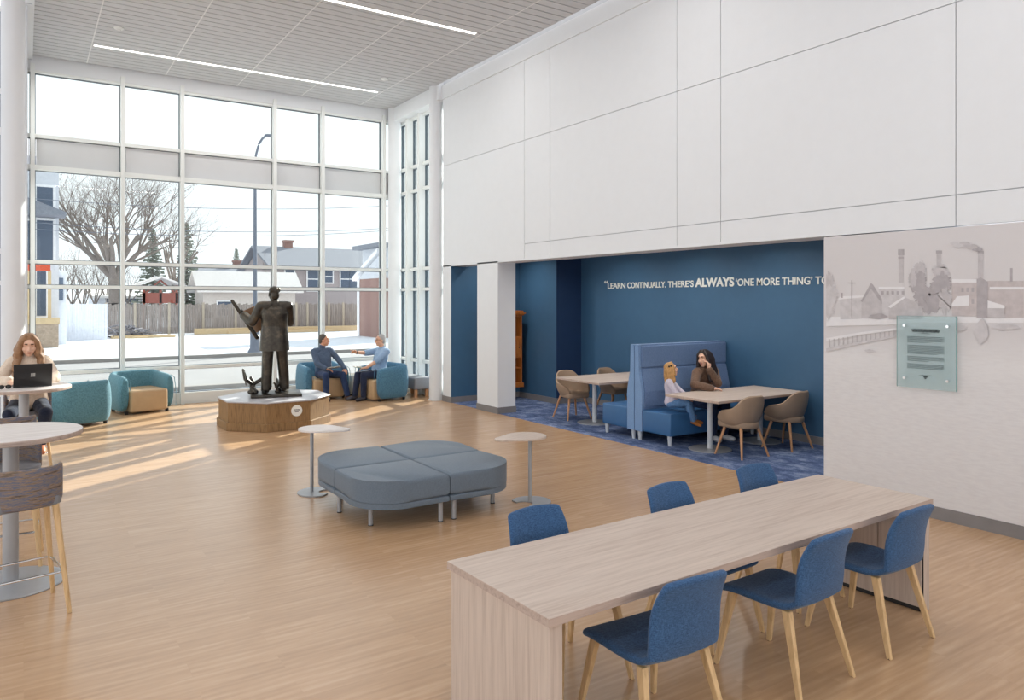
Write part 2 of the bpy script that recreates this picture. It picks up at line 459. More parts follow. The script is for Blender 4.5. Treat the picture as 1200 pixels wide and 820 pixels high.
# right wall: backing, proud panels above the alcove, pillar between the two openings
b = MB()
T = 0.38
JZ, JY = [2.735, 3.02, 4.79, ZC], [-3, -0.2, 3.43, 6.18, 6.91, 9.72, 10.46, Y_END]
b.mi = 1; b.bb(XW + 0.02, XW + T, -3, Y_END, 2.76, ZC + 0.1)
b.mi = 0
g = 0.0045
for a, c in zip(JY, JY[1:]):
    zs = JZ if a < 10 else [2.735, 4.79, ZC]
    for z0, z1 in zip(zs, zs[1:]):
        b.bb(XW, XW + 0.025, a + g, c - g, z0 + (g if z0 > 2.74 else 0), z1 - g)
b.bb(XW + 0.001, XW + T, 4.77, 12.98, 2.735, 2.77)
b.bb(XW, XW + T, 11.30, 12.03, 0.0, 2.76)
b.bb(XW, XW + T, 13.06, Y_END, 0.0, 2.76)
b.bb(XW - 0.03, XW + 0.0, -3, Y_END, ZC - 0.30, ZC - 0.02)
struct('wall_right', b, [M['wall'], M['groove']], smooth=False)
b = MB(); b.bb(XW + 0.005, XW + T, -3, 4.77, 0.0, 2.725)
struct('wall_right_lower', b, M['wall'], smooth=False)
# alcove walls
b = MB(); b.bb(9.42, 9.55, 4.3, 11.75, 0, 3.3); b.bb(8.8, 8.93, 11.75, 13.1, 0, 3.3)
struct('wall_alcove_back', b, M['blue_wall'], smooth=False)
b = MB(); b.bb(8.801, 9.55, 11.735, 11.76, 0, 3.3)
struct('wall_alcove_jog', b, M['blue_wall_shaded'], smooth=False)
b = MB(); b.bb(XW + 0.004, XW + T, 13.045, 13.06, 0, 2.734); b.bb(XW + T, 9.0, 13.045, 13.12, 0, 3.3); b.bb(XW + T - 0.02, XW + T, 4.3, 13.12, 2.79, 3.3)
struct('wall_alcove_far', b, M['blue_wall'], smooth=False)
b = MB(); b.bb(XW + T, 9.55, 4.28, 4.4, 0, 3.3)
struct('wall_alcove_near', b, M['blue_wall'], smooth=False)
b = MB(); b.bb(XW + T - 0.02, 9.55, 4.28, 13.17, 3.2, 3.3)
struct('ceiling_alcove', b, M['wall'], smooth=False)
# bases
b = MB(); h = 0.115; t = 0.012
b.bb(XW - 0.008, XW + 0.005, -3, 4.77, 0, h); b.bb(XW - 0.008, XW + T, 4.77, 4.782, 0, h)
b.bb(XW - t, XW + T + t, 11.30 - t, 12.03 + t, 0, h)
b.bb(XW - t, XW + T, 13.045 - t, Y_END + t, 0, h)
struct('baseboard_right', b, M['base_grey'], smooth=False)
b = MB()
b.bb(9.405, 9.42, 4.4, 11.735, 0, h); b.bb(8.785, 8.80, 11.735, 13.05, 0, h); b.bb(8.785, 9.42, 11.72, 11.735, 0, h); b.bb(XW + T, 8.8, 13.035, 13.05, 0, h)
struct('baseboard_alcove', b, M['base_grey'], smooth=False)

# curtain wall: bays of rails, panes and a metal spandrel panel between deep mullions
ZR = [0.0, 0.72, 2.30, 2.75, 4.44, 5.02, 6.19]
D = 0.17
def bay(idx, p0, p1, axis, plane, zr=ZR, span=True):
    """one bay between two mullions; axis 'x' runs along the window wall, 'y' along the right-hand side"""
    def bx(mb, a0, a1, q0, q1, z0, z1):
        if axis == 'x': mb.bb(a0, a1, plane + q0, plane + q1, z0, z1)
        else: mb.bb(plane + q0, plane + q1, a0, a1, z0, z1)
    s = 1
    f = MB()
    for k, z in enumerate(zr):
        d0 = -0.10
        if k == 0: bx(f, p0, p1, -0.10, 0.06, 0.0, 0.22)
        elif abs(z - 4.44) < 0.01: bx(f, p0, p1, -0.14, 0.06, z - 0.035, z + 0.05)
        else: bx(f, p0, p1, d0, 0.06, z - 0.032, z + 0.032)
    fo = f.build('window_%d' % idx, M['white_metal'], None, smooth=False); fo['kind'] = 'structure'
    gk = MB()
    w_ = 0.012
    for z0, z1 in zip(zr, zr[1:]):
        a, c = (z0 + 0.032 if z0 else 0.22), z1 - 0.032
        bx(gk, p0, p0 + w_, -0.03, 0.03, a, c); bx(gk, p1 - w_, p1, -0.03, 0.03, a, c)
        bx(gk, p0, p1, -0.03, 0.03, a, a + w_); bx(gk, p0, p1, -0.03, 0.03, c - w_, c)
    gk.build('gasket', M['gasket'], fo, smooth=False)
    for z0, z1 in zip(zr, zr[1:]):
        a, c = (z0 + 0.032 if z0 else 0.22), z1 - 0.032
        q = MB()
        if span and abs(z0 - 4.44) < 0.01:
            bx(q, p0 + 0.02, p1 - 0.02, -0.045, 0.02, a + 0.03, c - 0.015)
            q.build('spandrel_panel', M['spandrel'], fo, smooth=False)
        else:
            bx(q, p0 + 0.005, p1 - 0.005, -0.006, 0.006, a + 0.005, c - 0.005)
            q.build('glass_pane', M['glass'], fo, smooth=False)
    return fo
MX = [0.13, 1.57, 2.62, 4.43, 5.47, 6.91]
k = 1
edges = [0.045] + MX + [7.36]
for a, c in zip(edges, edges[1:]):
    bay(k, a + (0.035 if a > 0.1 else 0), c - 0.035, 'x', YF); k += 1
XS = 7.36
MY = [13.42, 14.62, 15.22, YF - 0.12]
ZS = [0.0, 0.72, 2.30, 2.75, 4.50, 5.04, 6.12]
for a, c in zip(MY, MY[1:]):
    bay(k, a + 0.04, c - 0.04, 'y', XS, ZS, span=False); k += 1
for i, x in enumerate(MX):
    b = MB(); b.bb(x - 0.035, x + 0.035, YF - D, YF + 0.08, 0.0, 6.3); struct('trim_%d' % (i + 1), b, M['white_metal'], smooth=False)
for i, y in enumerate(MY):
    b = MB(); b.bb(XS - D, XS + 0.08, y - 0.05, y + 0.05, 0.0, 6.3); struct('trim_%d' % (i + 7), b, M['white_metal'], smooth=False)
# bulkheads over the glass
b = MB(); b.bb(0.0, 7.45, YF - 0.12, YF + 0.1, 6.2, ZC + 0.12)
struct('wall_front', b, M['wall'], smooth=False)
b = MB(); b.bb(7.05, 7.5, Y_END, YF + 0.1, 6.14, ZC + 0.12)
struct('wall_side_head', b, M['wall'], smooth=False)
# short return wall at the left of the glass, and a glazed return behind the round column
b = MB(); b.bb(-0.02, 0.045, 12.95, YF + 0.1, 0, ZC)
struct('wall_left_return', b, M['wall'], smooth=False)
for a, c in ((-1.5, -0.24), (-2.9, -1.5), (-4.3, -2.9), (-5.95, -4.3)):
    bay(k, a + 0.035, c - 0.035, 'x', 12.82, ZR, span=False); k += 1
for i, x in enumerate((-0.24, -1.5, -2.9, -4.3)):
    b = MB(); b.bb(x - 0.035, x + 0.035, 12.82 - D, 12.9, 0, 6.4); struct('trim_%d' % (i + 11), b, M['white_metal'], smooth=False)
# left and back walls (outside the frame): tall glazed openings that let the daylight in
b = MB()
for y in (-3, -1, 1, 3, 5, 7, 9, 11, 12.7): b.bb(-6.1, -5.95, y - 0.05, y + 0.05, 0, ZC)
for z in (0.1, 2.6, 4.7, ZC): b.bb(-6.1, -5.95, -3, 12.9, z - 0.06, z + 0.06)
struct('wall_left', b, M['white_metal'], smooth=False)
b = MB(); b.bb(-6.1, 7.5, -3.12, -3.0, 0, 0.9); b.bb(-6.1, 7.5, -3.12, -3.0, 4.6, ZC + 0.1)
for x in (-6, -2.6, 0.8, 4.2, 7.3): b.bb(x - 0.25, x + 0.25, -3.12, -3.0, 0.9, 4.6)
struct('wall_back', b, M['wall'], smooth=False)

# round columns
for i, (x, y) in enumerate(((-0.13, 12.62), (7.11, 13.62), (7.12, 15.70))):
    b = MB(); b.cyl((x, y, 0), (x, y, ZC - (0.05 if i == 0 else 0.0)), 0.145, n=40); b.cyl((x, y, 0), (x, y, 0.02), 0.16, n=40)
    struct('column' if i == 0 else 'column.%03d' % i, b, M['wall'])

# linear lamps with their light, and the small ceiling discs
LABS = ['long linear ceiling lamp nearest the window wall', 'long linear ceiling lamp cut off by the top of the picture',
        'linear ceiling lamp above the room behind the ottomans', 'linear ceiling lamp above the communal table', 'linear ceiling lamp behind the communal table']
for i, (y, x0, x1) in enumerate(LAMPS):
    b = MB(); b.bb(x0, x1, y - 0.05, y + 0.05, ZC + 0.02, ZC + 0.03)
    b.bb(x0, x1, y - 0.05, y - 0.042, ZC - 0.003, ZC + 0.03); b.bb(x0, x1, y + 0.042, y + 0.05, ZC - 0.003, ZC + 0.03)
    b.bb(x0, x0 + 0.008, y - 0.05, y + 0.05, ZC - 0.003, ZC + 0.03); b.bb(x1 - 0.008, x1, y - 0.05, y + 0.05, ZC - 0.003, ZC + 0.03)
    t_ = tag(b.build('linear_ceiling_lamp', M['white_metal'], smooth=False), LABS[i], 'ceiling lamp', 'linear lamps set in the slatted ceiling')
    b = MB(); b.bb(x0 + 0.008, x1 - 0.008, y - 0.042, y + 0.042, ZC + 0.004, ZC + 0.014)
    b.build('diffuser', M['lamp'], t_, smooth=False)
    L = bpy.data.lights.new('lamp_light', 'AREA'); L.shape = 'RECTANGLE'; L.size = x1 - x0 - 0.05; L.size_y = 0.08
    L.energy = LAMP_W * (x1 - x0); L.color = (1.0, 0.98, 0.95)
    lo = bpy.data.objects.new('lamp_light', L); COL.objects.link(lo); lo.location = ((x0 + x1) / 2, y, ZC - 0.01)
for (x, y, lab) in ((1.28, 13.45, 'small white round detector on the ceiling near the left column'), (5.97, 13.63, 'small white round detector on the ceiling near the window corner')):
    b = MB(); b.lathe([(0.075, 0), (0.075, -0.018), (0.05, -0.035), (0.0001, -0.037)], (x, y, ZC + 0.001), 24)
    d_ = tag(b.build('ceiling_detector', M['white_metal']), lab, 'detector', 'round detectors on the ceiling')
    b = MB(); b.lathe([(0.03, -0.036), (0.024, -0.045), (0.0001, -0.046)], (x, y, ZC), 20); b.build('sensor_dome', M['seam'], d_)
# recessed lights of the alcove
for (x, y) in ((8.45, 5.4), (8.45, 7.0), (8.45, 8.6), (8.45, 10.2), (8.0, 12.3)):
    b = MB(); b.lathe([(0.07, 0), (0.07, -0.006), (0.055, -0.008), (0.05, 0.0)], (x, y, 3.2), 24)
    d_ = tag(b.build('recessed_light', M['white_metal']), 'small recessed downlight in the alcove ceiling', 'ceiling lamp', 'recessed downlights of the alcove')
    L = bpy.data.lights.new('downlight', 'AREA'); L.shape = 'DISK'; L.size = 0.1; L.energy = ALCOVE_W; L.color = (1, 0.95, 0.88); L.spread = R(140)
    lo = bpy.data.objects.new('downlight', L); COL.objects.link(lo); lo.location = (x, y, 3.185)
# ------------------------------------------------------------------ outdoors
M['snow'] = plain('snow', srgb(216, 221, 230), 0.8, var=0.03, scale=0.5, bump=0.3, bscale=1.2)
M['road'] = plain('salted_asphalt', srgb(150, 149, 150), 0.9, var=0.08, scale=0.7)
M['kerb'] = plain('kerb_concrete', srgb(150, 146, 143), 0.9, var=0.1, scale=1.5)
M['walk'] = plain('pale_concrete', srgb(206, 202, 196), 0.9, var=0.04)
M['fence'] = wood('weathered_fence', srgb(150, 140, 134), srgb(112, 104, 100), (7, 7, 0.5), 3, 0.9)
M['fence_post'] = plain('fence_post_wood', srgb(176, 164, 148), 0.9)
M['siding_white'] = plain('white_siding', srgb(206, 209, 216), 0.7)
M['siding_grey'] = plain('taupe_siding', srgb(166, 156, 156), 0.8)
M['siding_pale'] = plain('cream_siding', srgb(214, 206, 200), 0.8)
M['roof_grey'] = plain('grey_shingles', srgb(128, 132, 142), 0.9, var=0.12, scale=9)
M['roof_snow'] = plain('snowy_roof', srgb(230, 226, 224), 0.9, var=0.04)
M['glass_dark'] = plain('dark_house_window', srgb(78, 92, 112), 0.2)
M['trim_white'] = plain('white_house_trim', srgb(240, 240, 242), 0.6)
M['brick'] = plain('red_brown_brick', srgb(150, 118, 110), 0.9, var=0.15, scale=14)
M['lumber'] = plain('yellow_lumber', srgb(200, 176, 138), 0.8)
M['orange'] = plain('orange_beam', srgb(206, 84, 52), 0.7)
M['redbrown'] = plain('red_brown_boards', srgb(150, 84, 72), 0.8)
M['bark'] = plain('grey_bark', srgb(126, 116, 110), 0.9, var=0.15, scale=8)
M['needle'] = plain('spruce_needles', srgb(128, 136, 124), 0.9, var=0.2, scale=4)
M['pole'] = plain('blue_grey_pole', srgb(108, 115, 130), 0.5)
M['stone'] = plain('stone_veneer', srgb(166, 148, 130), 0.9, var=0.2, scale=8)
M['debris'] = plain('dark_brush_pile', srgb(120, 118, 124), 0.9, var=0.3, scale=3)
GZ = -0.14
b = MB(); b.bb(-160, 160, -60, 260, GZ - 0.2, GZ)
struct('ground', b, M['snow'], smooth=False)
b = MB(); b.bb(-90, 90, 19.6, 29.6, GZ - 0.1, GZ + 0.02)
struct('road', b, M['road'], smooth=False)
b = MB(); b.bb(-90, 90, 16.12, 18.4, GZ - 0.1, GZ + 0.06)
struct('sidewalk', b, M['walk'], smooth=False)
b = MB(); b.bb(-90, 90, 29.6, 29.85, GZ - 0.1, GZ + 0.14); b.bb(-90, 90, 19.35, 19.6, GZ - 0.1, GZ + 0.1)
struct('kerb', b, M['kerb'], smooth=False)
# a low uneven snow bank beyond the kerb
b = MB()
gr = []
for i in range(60):
    x = -30 + i * 1.2
    gr.append([(x, 30 + 0.42 * j, GZ + (0.0 if j in (0, 7) else 0.05 + 0.22 * math.sin(j * PI / 7) * (0.7 + 0.5 * math.sin(x * 1.3) * math.sin(x * 0.37 + 1)))) for j in range(8)])
b.slab(gr, 0.05)
tag(b.build('snow_bank', M['snow']), 'long low bank of ploughed snow along the far kerb', 'snow', kind='stuff')

# wooden fence with its posts
FY = 52.0
fx = [on_y(u, 380, FY)[0] for u in (124, 158, 198, 238, 276, 322, 347, 360, 385, 402, 432)]
f_ = thing('wooden_fence', 'weathered grey wooden fence across the snowy lot', 'fence', (fx[0], FY, GZ))
for a, c in zip(fx, fx[1:]):
    b = MB(); n = max(4, int((c - a) / 0.16)); wd = (c - a) / n
    for k in range(n):
        b.bb(a - fx[0] + k * wd, a - fx[0] + (k + 1) * wd - 0.015, -0.02, 0.02, 0.05, 1.95 + 0.05 * math.sin(k * 2.1))
    b.build('fence_panel', M['fence'], f_, smooth=False)
for a in fx:
    b = MB(); b.bb(a - fx[0] - 0.07, a - fx[0] + 0.07, -0.1, 0.03, 0, 2.05); b.build('fence_post', M['fence_post'], f_, smooth=False)
x0, x1 = on_y(228, 385, 51)[0], on_y(434, 385, 51)[0]
b = MB(); b.bb(x0, x1, 50.8, 51.2, GZ, GZ + 0.38, 0.02); b.bb(x0 + 2, x1 - 3, 50.5, 50.8, GZ, GZ + 0.2, 0.02)
tag(b.build('lumber_stack', M['lumber'], smooth=False), 'long yellow lumber lying on the snow at the foot of the fence', 'lumber')
x0, x1 = on_y(130, 385, 48)[0], on_y(205, 385, 48)[0]
b = MB(); b.bb(x0, x1, 47.8, 48.3, GZ, GZ + 0.16); b.bb(x0 + 1, x1 - 1.5, 47.5, 47.8, GZ, GZ + 0.1)
tag(b.build('plank_pile', M['lumber'], smooth=False), 'flat pale planks on the snow below the left end of the fence', 'lumber')
b = MB()
for k in range(70):
    x = random.uniform(3.2, 6.4); h = 0.9 * (1 - abs(x - 4.8) / 2.0)
    a = random.uniform(-1, 1)
    b.cyl((x, 48.5 + random.uniform(-0.6, 0.6), GZ + random.uniform(0, max(0.05, h))), (x + a, 48.5 + random.uniform(-0.8, 0.8), GZ + random.uniform(0.05, max(0.1, h))), 0.06, 0.03, 6)
tag(b.build('brush_pile', M['debris']), 'dark heap of brush and snow in front of the white fence', 'brush pile', kind='stuff')

def house(name, label, x0, x1, y0, y1, eave, ridge, wall, roof, gable='x', over=0.5, windows=(), trim=True, cat='house', chimney=None, foot=None):
    """gable 'x': the ridge runs along x"""
    t = thing(name, label, cat, (x0, y0, GZ)); W, Dp = x1 - x0, y1 - y0
    b = MB(); b.bb(0, W, 0, Dp, 0, eave)
    if gable == 'x':
        for x in (0, W): pass
        b.prism([(0, 0), (Dp, 0), (Dp / 2, ridge - eave)], 0, W, M=Matrix(((0, 0, 1, 0), (1, 0, 0, 0), (0, 1, 0, eave), (0, 0, 0, 1))))
    else:
        b.prism([(0, 0), (W, 0), (W / 2, ridge - eave)], 0, Dp, M=Matrix(((1, 0, 0, 0), (0, 0, 1, 0), (0, 1, 0, eave), (0, 0, 0, 1))))
    b.build('walls', wall, t, smooth=False)
    b = MB(); h = ridge - eave; th = 0.18
    if gable == 'x':
        k = h / (Dp / 2)
        for s in (0, 1):
            yo = (-over, Dp / 2) if s == 0 else (Dp + over, Dp / 2)
            z0 = eave - over * k + 0.05; z1 = ridge + 0.05
            P = [(-over, yo[0], z0), (W + over, yo[0], z0), (W + over, yo[1], z1), (-over, yo[1], z1)]
            vb = [b.bm.verts.new(p) for p in P]; vt = [b.bm.verts.new((p[0], p[1], p[2] + th)) for p in P]
            b.bm.faces.new(vb); b.bm.faces.new(vt)
            for i in range(4): b.bm.faces.new((vb[i], vb[(i + 1) % 4], vt[(i + 1) % 4], vt[i]))
    else:
        k = h / (W / 2)
        for s in (0, 1):
            xo = (-over, W / 2) if s == 0 else (W + over, W / 2)
            z0 = eave - over * k + 0.05; z1 = ridge + 0.05
            P = [(xo[0], -over, z0), (xo[0], Dp + over, z0), (xo[1], Dp + over, z1), (xo[1], -over, z1)]
            vb = [b.bm.verts.new(p) for p in P]; vt = [b.bm.verts.new((p[0], p[1], p[2] + th)) for p in P]
            b.bm.faces.new(vb); b.bm.faces.new(vt)
            for i in range(4): b.bm.faces.new((vb[i], vb[(i + 1) % 4], vt[(i + 1) % 4], vt[i]))
    b.build('roof', roof, t, smooth=False)
    for (wx, wz, ww, wh) in windows:
        b = MB(); b.bb(wx - ww / 2 - 0.1, wx + ww / 2 + 0.1, -0.08, 0.02, wz - wh / 2 - 0.1, wz + wh / 2 + 0.1)
        b.bb(wx - ww / 2, wx + ww / 2, -0.1, -0.07, wz - 0.04, wz + 0.04)
        wo = b.build('window', M['trim_white'], t, smooth=False)
        b = MB(); b.bb(wx - ww / 2, wx + ww / 2, -0.095, -0.07, wz - wh / 2, wz + wh / 2); b.build('pane', M['glass_dark'], wo, smooth=False)
    if chimney:
        b = MB(); b.bb(chimney[0] - 0.35, chimney[0] + 0.35, Dp / 2 - 0.35, Dp / 2 + 0.35, ridge - 0.6, ridge + chimney[1]); b.bb(chimney[0] - 0.42, chimney[0] + 0.42, Dp / 2 - 0.42, Dp / 2 + 0.42, ridge + chimney[1] - 0.2, ridge + chimney[1])
        b.build('chimney', M['brick'], t, smooth=False)
    return t
HY = 61.0
def hx(u, v=350, Y=HY): return on_y(u, v, Y)[0]
def hz(u, v, Y=HY): return on_y(u, v, Y)[1] - GZ
xa, xb = hx(322), hx(480)
wins = [((hx(368) - xa), hz(368, 327), 1.1, 1.9), ((hx(384) - xa), hz(384, 324), 0.8, 1.0), ((hx(404) - xa), hz(404, 327), 0.75, 1.5), ((hx(414) - xa), hz(413, 327), 0.75, 1.5), (1.2, hz(330, 320), 0.7, 0.9)]
house('gabled_house', 'taupe two storey house with a long grey roof behind the fence', xa, xb, HY, HY + 10, hz(380, 314), hz(380, 289), M['siding_grey'], M['roof_grey'], 'x', 0.6, wins, chimney=((hx(358) - xa), 0.8))
xa, xb = hx(238, Y=57), hx(346, Y=57)
house('snowy_garage', 'cream garage with snow on its roof behind the fence', xa, xb, 57, 60, hz(290, 338, 57), hz(290, 321, 57), M['siding_pale'], M['roof_snow'], 'x', 0.5, [(1.5, 1.6, 1.0, 1.0)], cat='garage')
xa, xb = hx(243, Y=75), hx(300, Y=75)
house('far_house', 'distant low house with a blue grey roof and chimney', xa, xb, 75, 83, hz(270, 326, 75), hz(270, 312, 75), M['siding_pale'], M['roof_grey'], 'x', 0.5, chimney=((hx(289, Y=75) - xa), 0.8))
xa, xb = hx(110, Y=66), hx(168, Y=66)
house('low_shed', 'long low white shed with a snowy roof behind the big tree', xa, xb, 66, 72, hz(140, 349, 66), hz(140, 341, 66), M['siding_white'], M['roof_snow'], 'x', 0.4, [(2.0, 2.0, 2.2, 0.7)], cat='shed')
# brick building at the right
bx0 = on_y(447, 340, 40)[0]
t = thing('brick_building', 'red brown brick building with white upper walls seen at the window corner', 'building', (bx0, 40, GZ))
b = MB(); b.bb(0, 12, 0, 3.6, 0, 3.5); b.build('brick_wall', M['brick'], t, smooth=False)
b = MB(); b.bb(0.25, 12, 0.2, 3.5, 3.5, 5.3); b.build('upper_wall', M['siding_white'], t, smooth=False)
b = MB(); b.bb(-0.25, 12, -0.3, 3.9, 5.3, 5.55); b.build('roof', M['roof_grey'], t, smooth=False)
b = MB(); b.bb(-0.08, 0.1, -0.08, 0.12, 0, 3.5); b.build('corner_board', M['trim_white'], t, smooth=False)
b = MB(); b.bb(-0.06, 0.02, 3.3, 3.62, 0, 3.5); b.build('corner_board', M['trim_white'], t, smooth=False)
b = MB(); b.prism([(0.3, 5.0), (4.2, 3.4), (4.2, 3.65), (0.3, 5.25)], -0.15, 0.25, M=Matrix(((0, 0, 1, 0), (1, 0, 0, 0), (0, 1, 0, 0), (0, 0, 0, 1)))); b.build('rake_trim', M['trim_white'], t, smooth=False)
b = MB(); b.prism([(0.0, 3.5), (3.6, 3.5), (0.0, 5.0)], 0.0, 0.22, M=Matrix(((0, 0, 1, 0), (1, 0, 0, 0), (0, 1, 0, 0), (0, 0, 0, 1)))); b.build('gable_siding', M['siding_white'], t, smooth=False)
# tall white house under construction at the left
yh = 42.0
xa, xb = on_y(4, 300, yh)[0], on_y(69, 300, yh)[0]
t = thing('white_house', 'tall white house with dark windows and an unfinished porch', 'house', (xb, yh, GZ))
def q(u, v): p = on_y(u, v, yh); return (p[0] - xb, p[1] - GZ)
b = MB(); b.bb(-7, 0, 0, 9, 0, q(60, 204)[1] + 0.8); b.build('walls', M['siding_white'], t, smooth=False)
for (u0, u1, v0, v1) in ((43, 62, 220, 244), (43, 62, 259, 304), (30, 37, 259, 304), (43, 54, 318, 370), (30, 37, 325, 370)):
    a, c = q(u0, v1), q(u1, v0)
    b = MB(); b.bb(a[0] - 0.12, c[0] + 0.12, -0.06, 0.02, a[1] - 0.12, c[1] + 0.12); wo = b.build('window', M['trim_white'], t, smooth=False)
    b = MB(); b.bb(a[0], c[0], -0.09, -0.05, a[1], c[1]); b.build('pane', M['glass_dark'], wo, smooth=False)
a, c = q(25, 254), q(77, 226)
b = MB()
z0, z1 = q(60, 255)[1], q(35, 230)[1]
xr = q(76, 255)[0]
b.prism([(-7, z0), (xr, z0), (xr, z0 + 0.15), (-1.9, z1), (-7, z1)], -1.6, 0.05, M=Matrix(((1, 0, 0, 0), (0, 0, 1, 0), (0, 1, 0, 0), (0, 0, 0, 1))))
b.build('porch_roof', M['roof_grey'], t, smooth=False)
a, c = q(25, 318), q(58, 313)
b = MB(); b.bb(a[0], c[0], -1.6, -1.4, a[1], a[1] + 0.28); b.build('beam', M['orange'], t, smooth=False)
for u in (57, 33):
    a = q(u, 350); b = MB(); b.bb(a[0] - 0.07, a[0] + 0.07, -1.57, -1.43, 0, q(57, 318)[1]); b.build('porch_post', M['lumber'], t, smooth=False)
a = q(67, 372); b = MB(); b.bb(-7, a[0], -1.7, 0.0, 0, 1.1); b.build('porch_base', M['stone'], t, smooth=False)
b = MB(); b.bb(-7, a[0] + 0.05, -1.75, -1.55, 1.1, 1.4); b.build('porch_rim', M['lumber'], t, smooth=False)
a, c = q(66, 372), q(79, 316)
b = MB(); b.bb(a[0], c[0], 1.0, 4, 0, c[1]); b.build('side_bay', M['siding_white'], t, smooth=False)
a, c = q(69, 352), q(75, 325)
b = MB(); b.bb(a[0], c[0], 0.93, 1.02, a[1], c[1]); b.build('bay_window', M['glass_dark'], t, smooth=False)
# white panel fence beside it
x0, x1 = on_y(78, 360, 47)[0], on_y(126, 360, 47)[0]
b = MB()
for k in range(14):
    a = x0 + (x1 - x0) * k / 14; b.bb(a, a + (x1 - x0) / 14 - 0.008, 47, 47.05, GZ, GZ + 2.0)
tag(b.build('white_fence', M['siding_white'], smooth=False), 'white board fence between the white house and the wooden fence', 'fence')
# open frame shed with a red-brown parapet
ya = 56.0
x0, x1 = on_y(167, 350, ya)[0], on_y(209, 350, ya)[0]
t = thing('open_pavilion', 'open timber pavilion with red brown boards and a snowy gable roof', 'pavilion', (x0, ya, GZ))
W = x1 - x0
b = MB(); b.bb(0, W, 0, 0.1, 2.0, 2.72); b.build('parapet', M['redbrown'], t, smooth=False)
for x in (0.1, W / 2, W - 0.1):
    b = MB(); b.bb(x - 0.08, x + 0.08, 0, 0.16, 0, 3.25); b.build('post', M['redbrown'], t, smooth=False)
b = MB()
for s, a, c in ((1, (-0.5, 3.1), (W / 2, 3.75)), (2, (W / 2, 3.75), (W + 0.5, 3.1))):
    b.prism([a, c, (c[0], c[1] + 0.13), (a[0], a[1] + 0.13)], -0.5, 4, M=Matrix(((1, 0, 0, 0), (0, 0, 1, 0), (0, 1, 0, 0), (0, 0, 0, 1))))
b.build('roof', M['roof_snow'], t, smooth=False)
b = MB(); b.cyl((0.2, 0.05, 2.7), (W / 2, 0.05, 3.6), 0.06, n=8); b.cyl((W - 0.2, 0.05, 2.7), (W / 2, 0.05, 3.6), 0.06, n=8); b.build('brace', M['redbrown'], t)
# street lamp
p = on_y(299, 412, 30.4)
t = thing('street_lamp', 'tall blue grey street lamp with a curved arm at the kerb', 'street lamp', (p[0], 30.4, GZ))
b = MB(); b.lathe([(0.28, 0), (0.28, 0.15), (0.2, 0.3), (0.19, 1.05), (0.12, 1.2)], n=20); b.build('base', M['pole'], t)
b = MB(); b.cyl((0, 0, 1.1), (0, 0, 7.6), 0.085, 0.06, 16); b.build('pole', M['pole'], t)
b = MB(); b.tube([(0, 0, 7.5), (0.03, 0, 8.0), (0.14, 0, 8.45), (0.28, 0, 8.7), (0.44, 0, 8.85)], 0.045); b.build('arm', M['pole'], t)
b = MB(); b.ell((0.56, 0, 8.86), (0.2, 0.12, 0.06)); b.build('lamp_head', M['pole'], t)
# overhead wires
for i, (v0, v1) in enumerate(((231, 236), (259, 262), (267, 264), (346, 322))):
    Yw = 40 if i < 3 else 49
    a, c = on_y(20, v0, Yw), on_y(520, v1, Yw)
    if i == 3: a = on_y(330, 336, Yw); c = on_y(520, 322, Yw)
    b = MB(); P = []
    for k in range(25):
        s = k / 24; P.append((a[0] + (c[0] - a[0]) * s, Yw, a[1] + (c[1] - a[1]) * s - 0.5 * 4 * s * (1 - s)))
    b.tube(P, 0.014, 5)
    tag(b.build('power_line', M['pole']), ['uppermost overhead wire crossing the sky outside', 'middle overhead wire crossing the sky outside', 'lowest overhead wire crossing the sky outside', 'slack overhead wire in front of the taupe house'][i], 'wire', 'overhead wires outside')

# bare trees and spruces
def bare_tree(name, label, x, y, h, r, seed, depth=6, spread=0.5, fork=None, kids=(3, 4), mat='bark'):
    rnd = random.Random(seed)
    t = thing(name, label, 'tree', (x, y, GZ), 0, 'bare trees outside')
    tr = MB(); br = MB()
    def grow(p, d, L, rad, lev, mb):
        pts = [p]; rs = [rad]; q_ = p.copy(); dd = d.copy()
        n = 3
        for k in range(n):
            dd = (dd + Vector((rnd.uniform(-1, 1), rnd.uniform(-1, 1), rnd.uniform(-0.5, 0.8))) * 0.16).normalized()
            q_ = q_ + dd * (L / n); pts.append(q_.copy()); rs.append(rad * (1 - 0.35 * (k + 1) / n))
        mb.tube(pts, rs, 8 if lev > 3 else (5 if lev > 1 else 3))
        if lev == 0: return
        for c in range(rnd.randint(*kids)):
            ax = Vector((rnd.uniform(-1, 1), rnd.uniform(-1, 1), rnd.uniform(-0.3, 0.6))).normalized()
            nd = (dd + ax * spread * rnd.uniform(0.7, 1.5)).normalized()
            if nd.z < -0.1: nd.z = 0.1; nd.normalize()
            s = rnd.uniform(0.45, 1.0)
            i = min(n, max(1, int(round(s * n))))
            grow(pts[i], nd, L * rnd.uniform(0.62, 0.86), rs[i] * rnd.uniform(0.5, 0.68), lev - 1, br)
    th = h * 0.26
    tr.tube([(0, 0, 0), (0.02, 0, th * 0.5), (0, 0, th)], [r * 1.25, r, r * 0.95], 12)
    for k in range(fork or 5):
        a = 2 * PI * k / (fork or 5) + rnd.uniform(-0.3, 0.3)
        d = Vector((math.cos(a) * spread * 1.15, math.sin(a) * spread * 1.15, 1)).normalized()
        grow(Vector((0, 0, th * rnd.uniform(0.85, 1.0))), d, h * 0.215, r * 0.5, depth - 2, br)
    tr.build('trunk', M[mat], t); br.build('branches', M[mat], t)
    return t
bare_tree('bare_tree', 'huge bare tree with a thick trunk and wide crown behind the fence', hx(134, Y=56), 56, 15.5, 0.36, 11, 7, 0.62, 8, (3, 4))
bare_tree('bare_tree', 'slender bare tree to the right of the huge bare tree', hx(205, Y=58), 58, 13.5, 0.2, 5, 6, 0.42, 4, (2, 3))
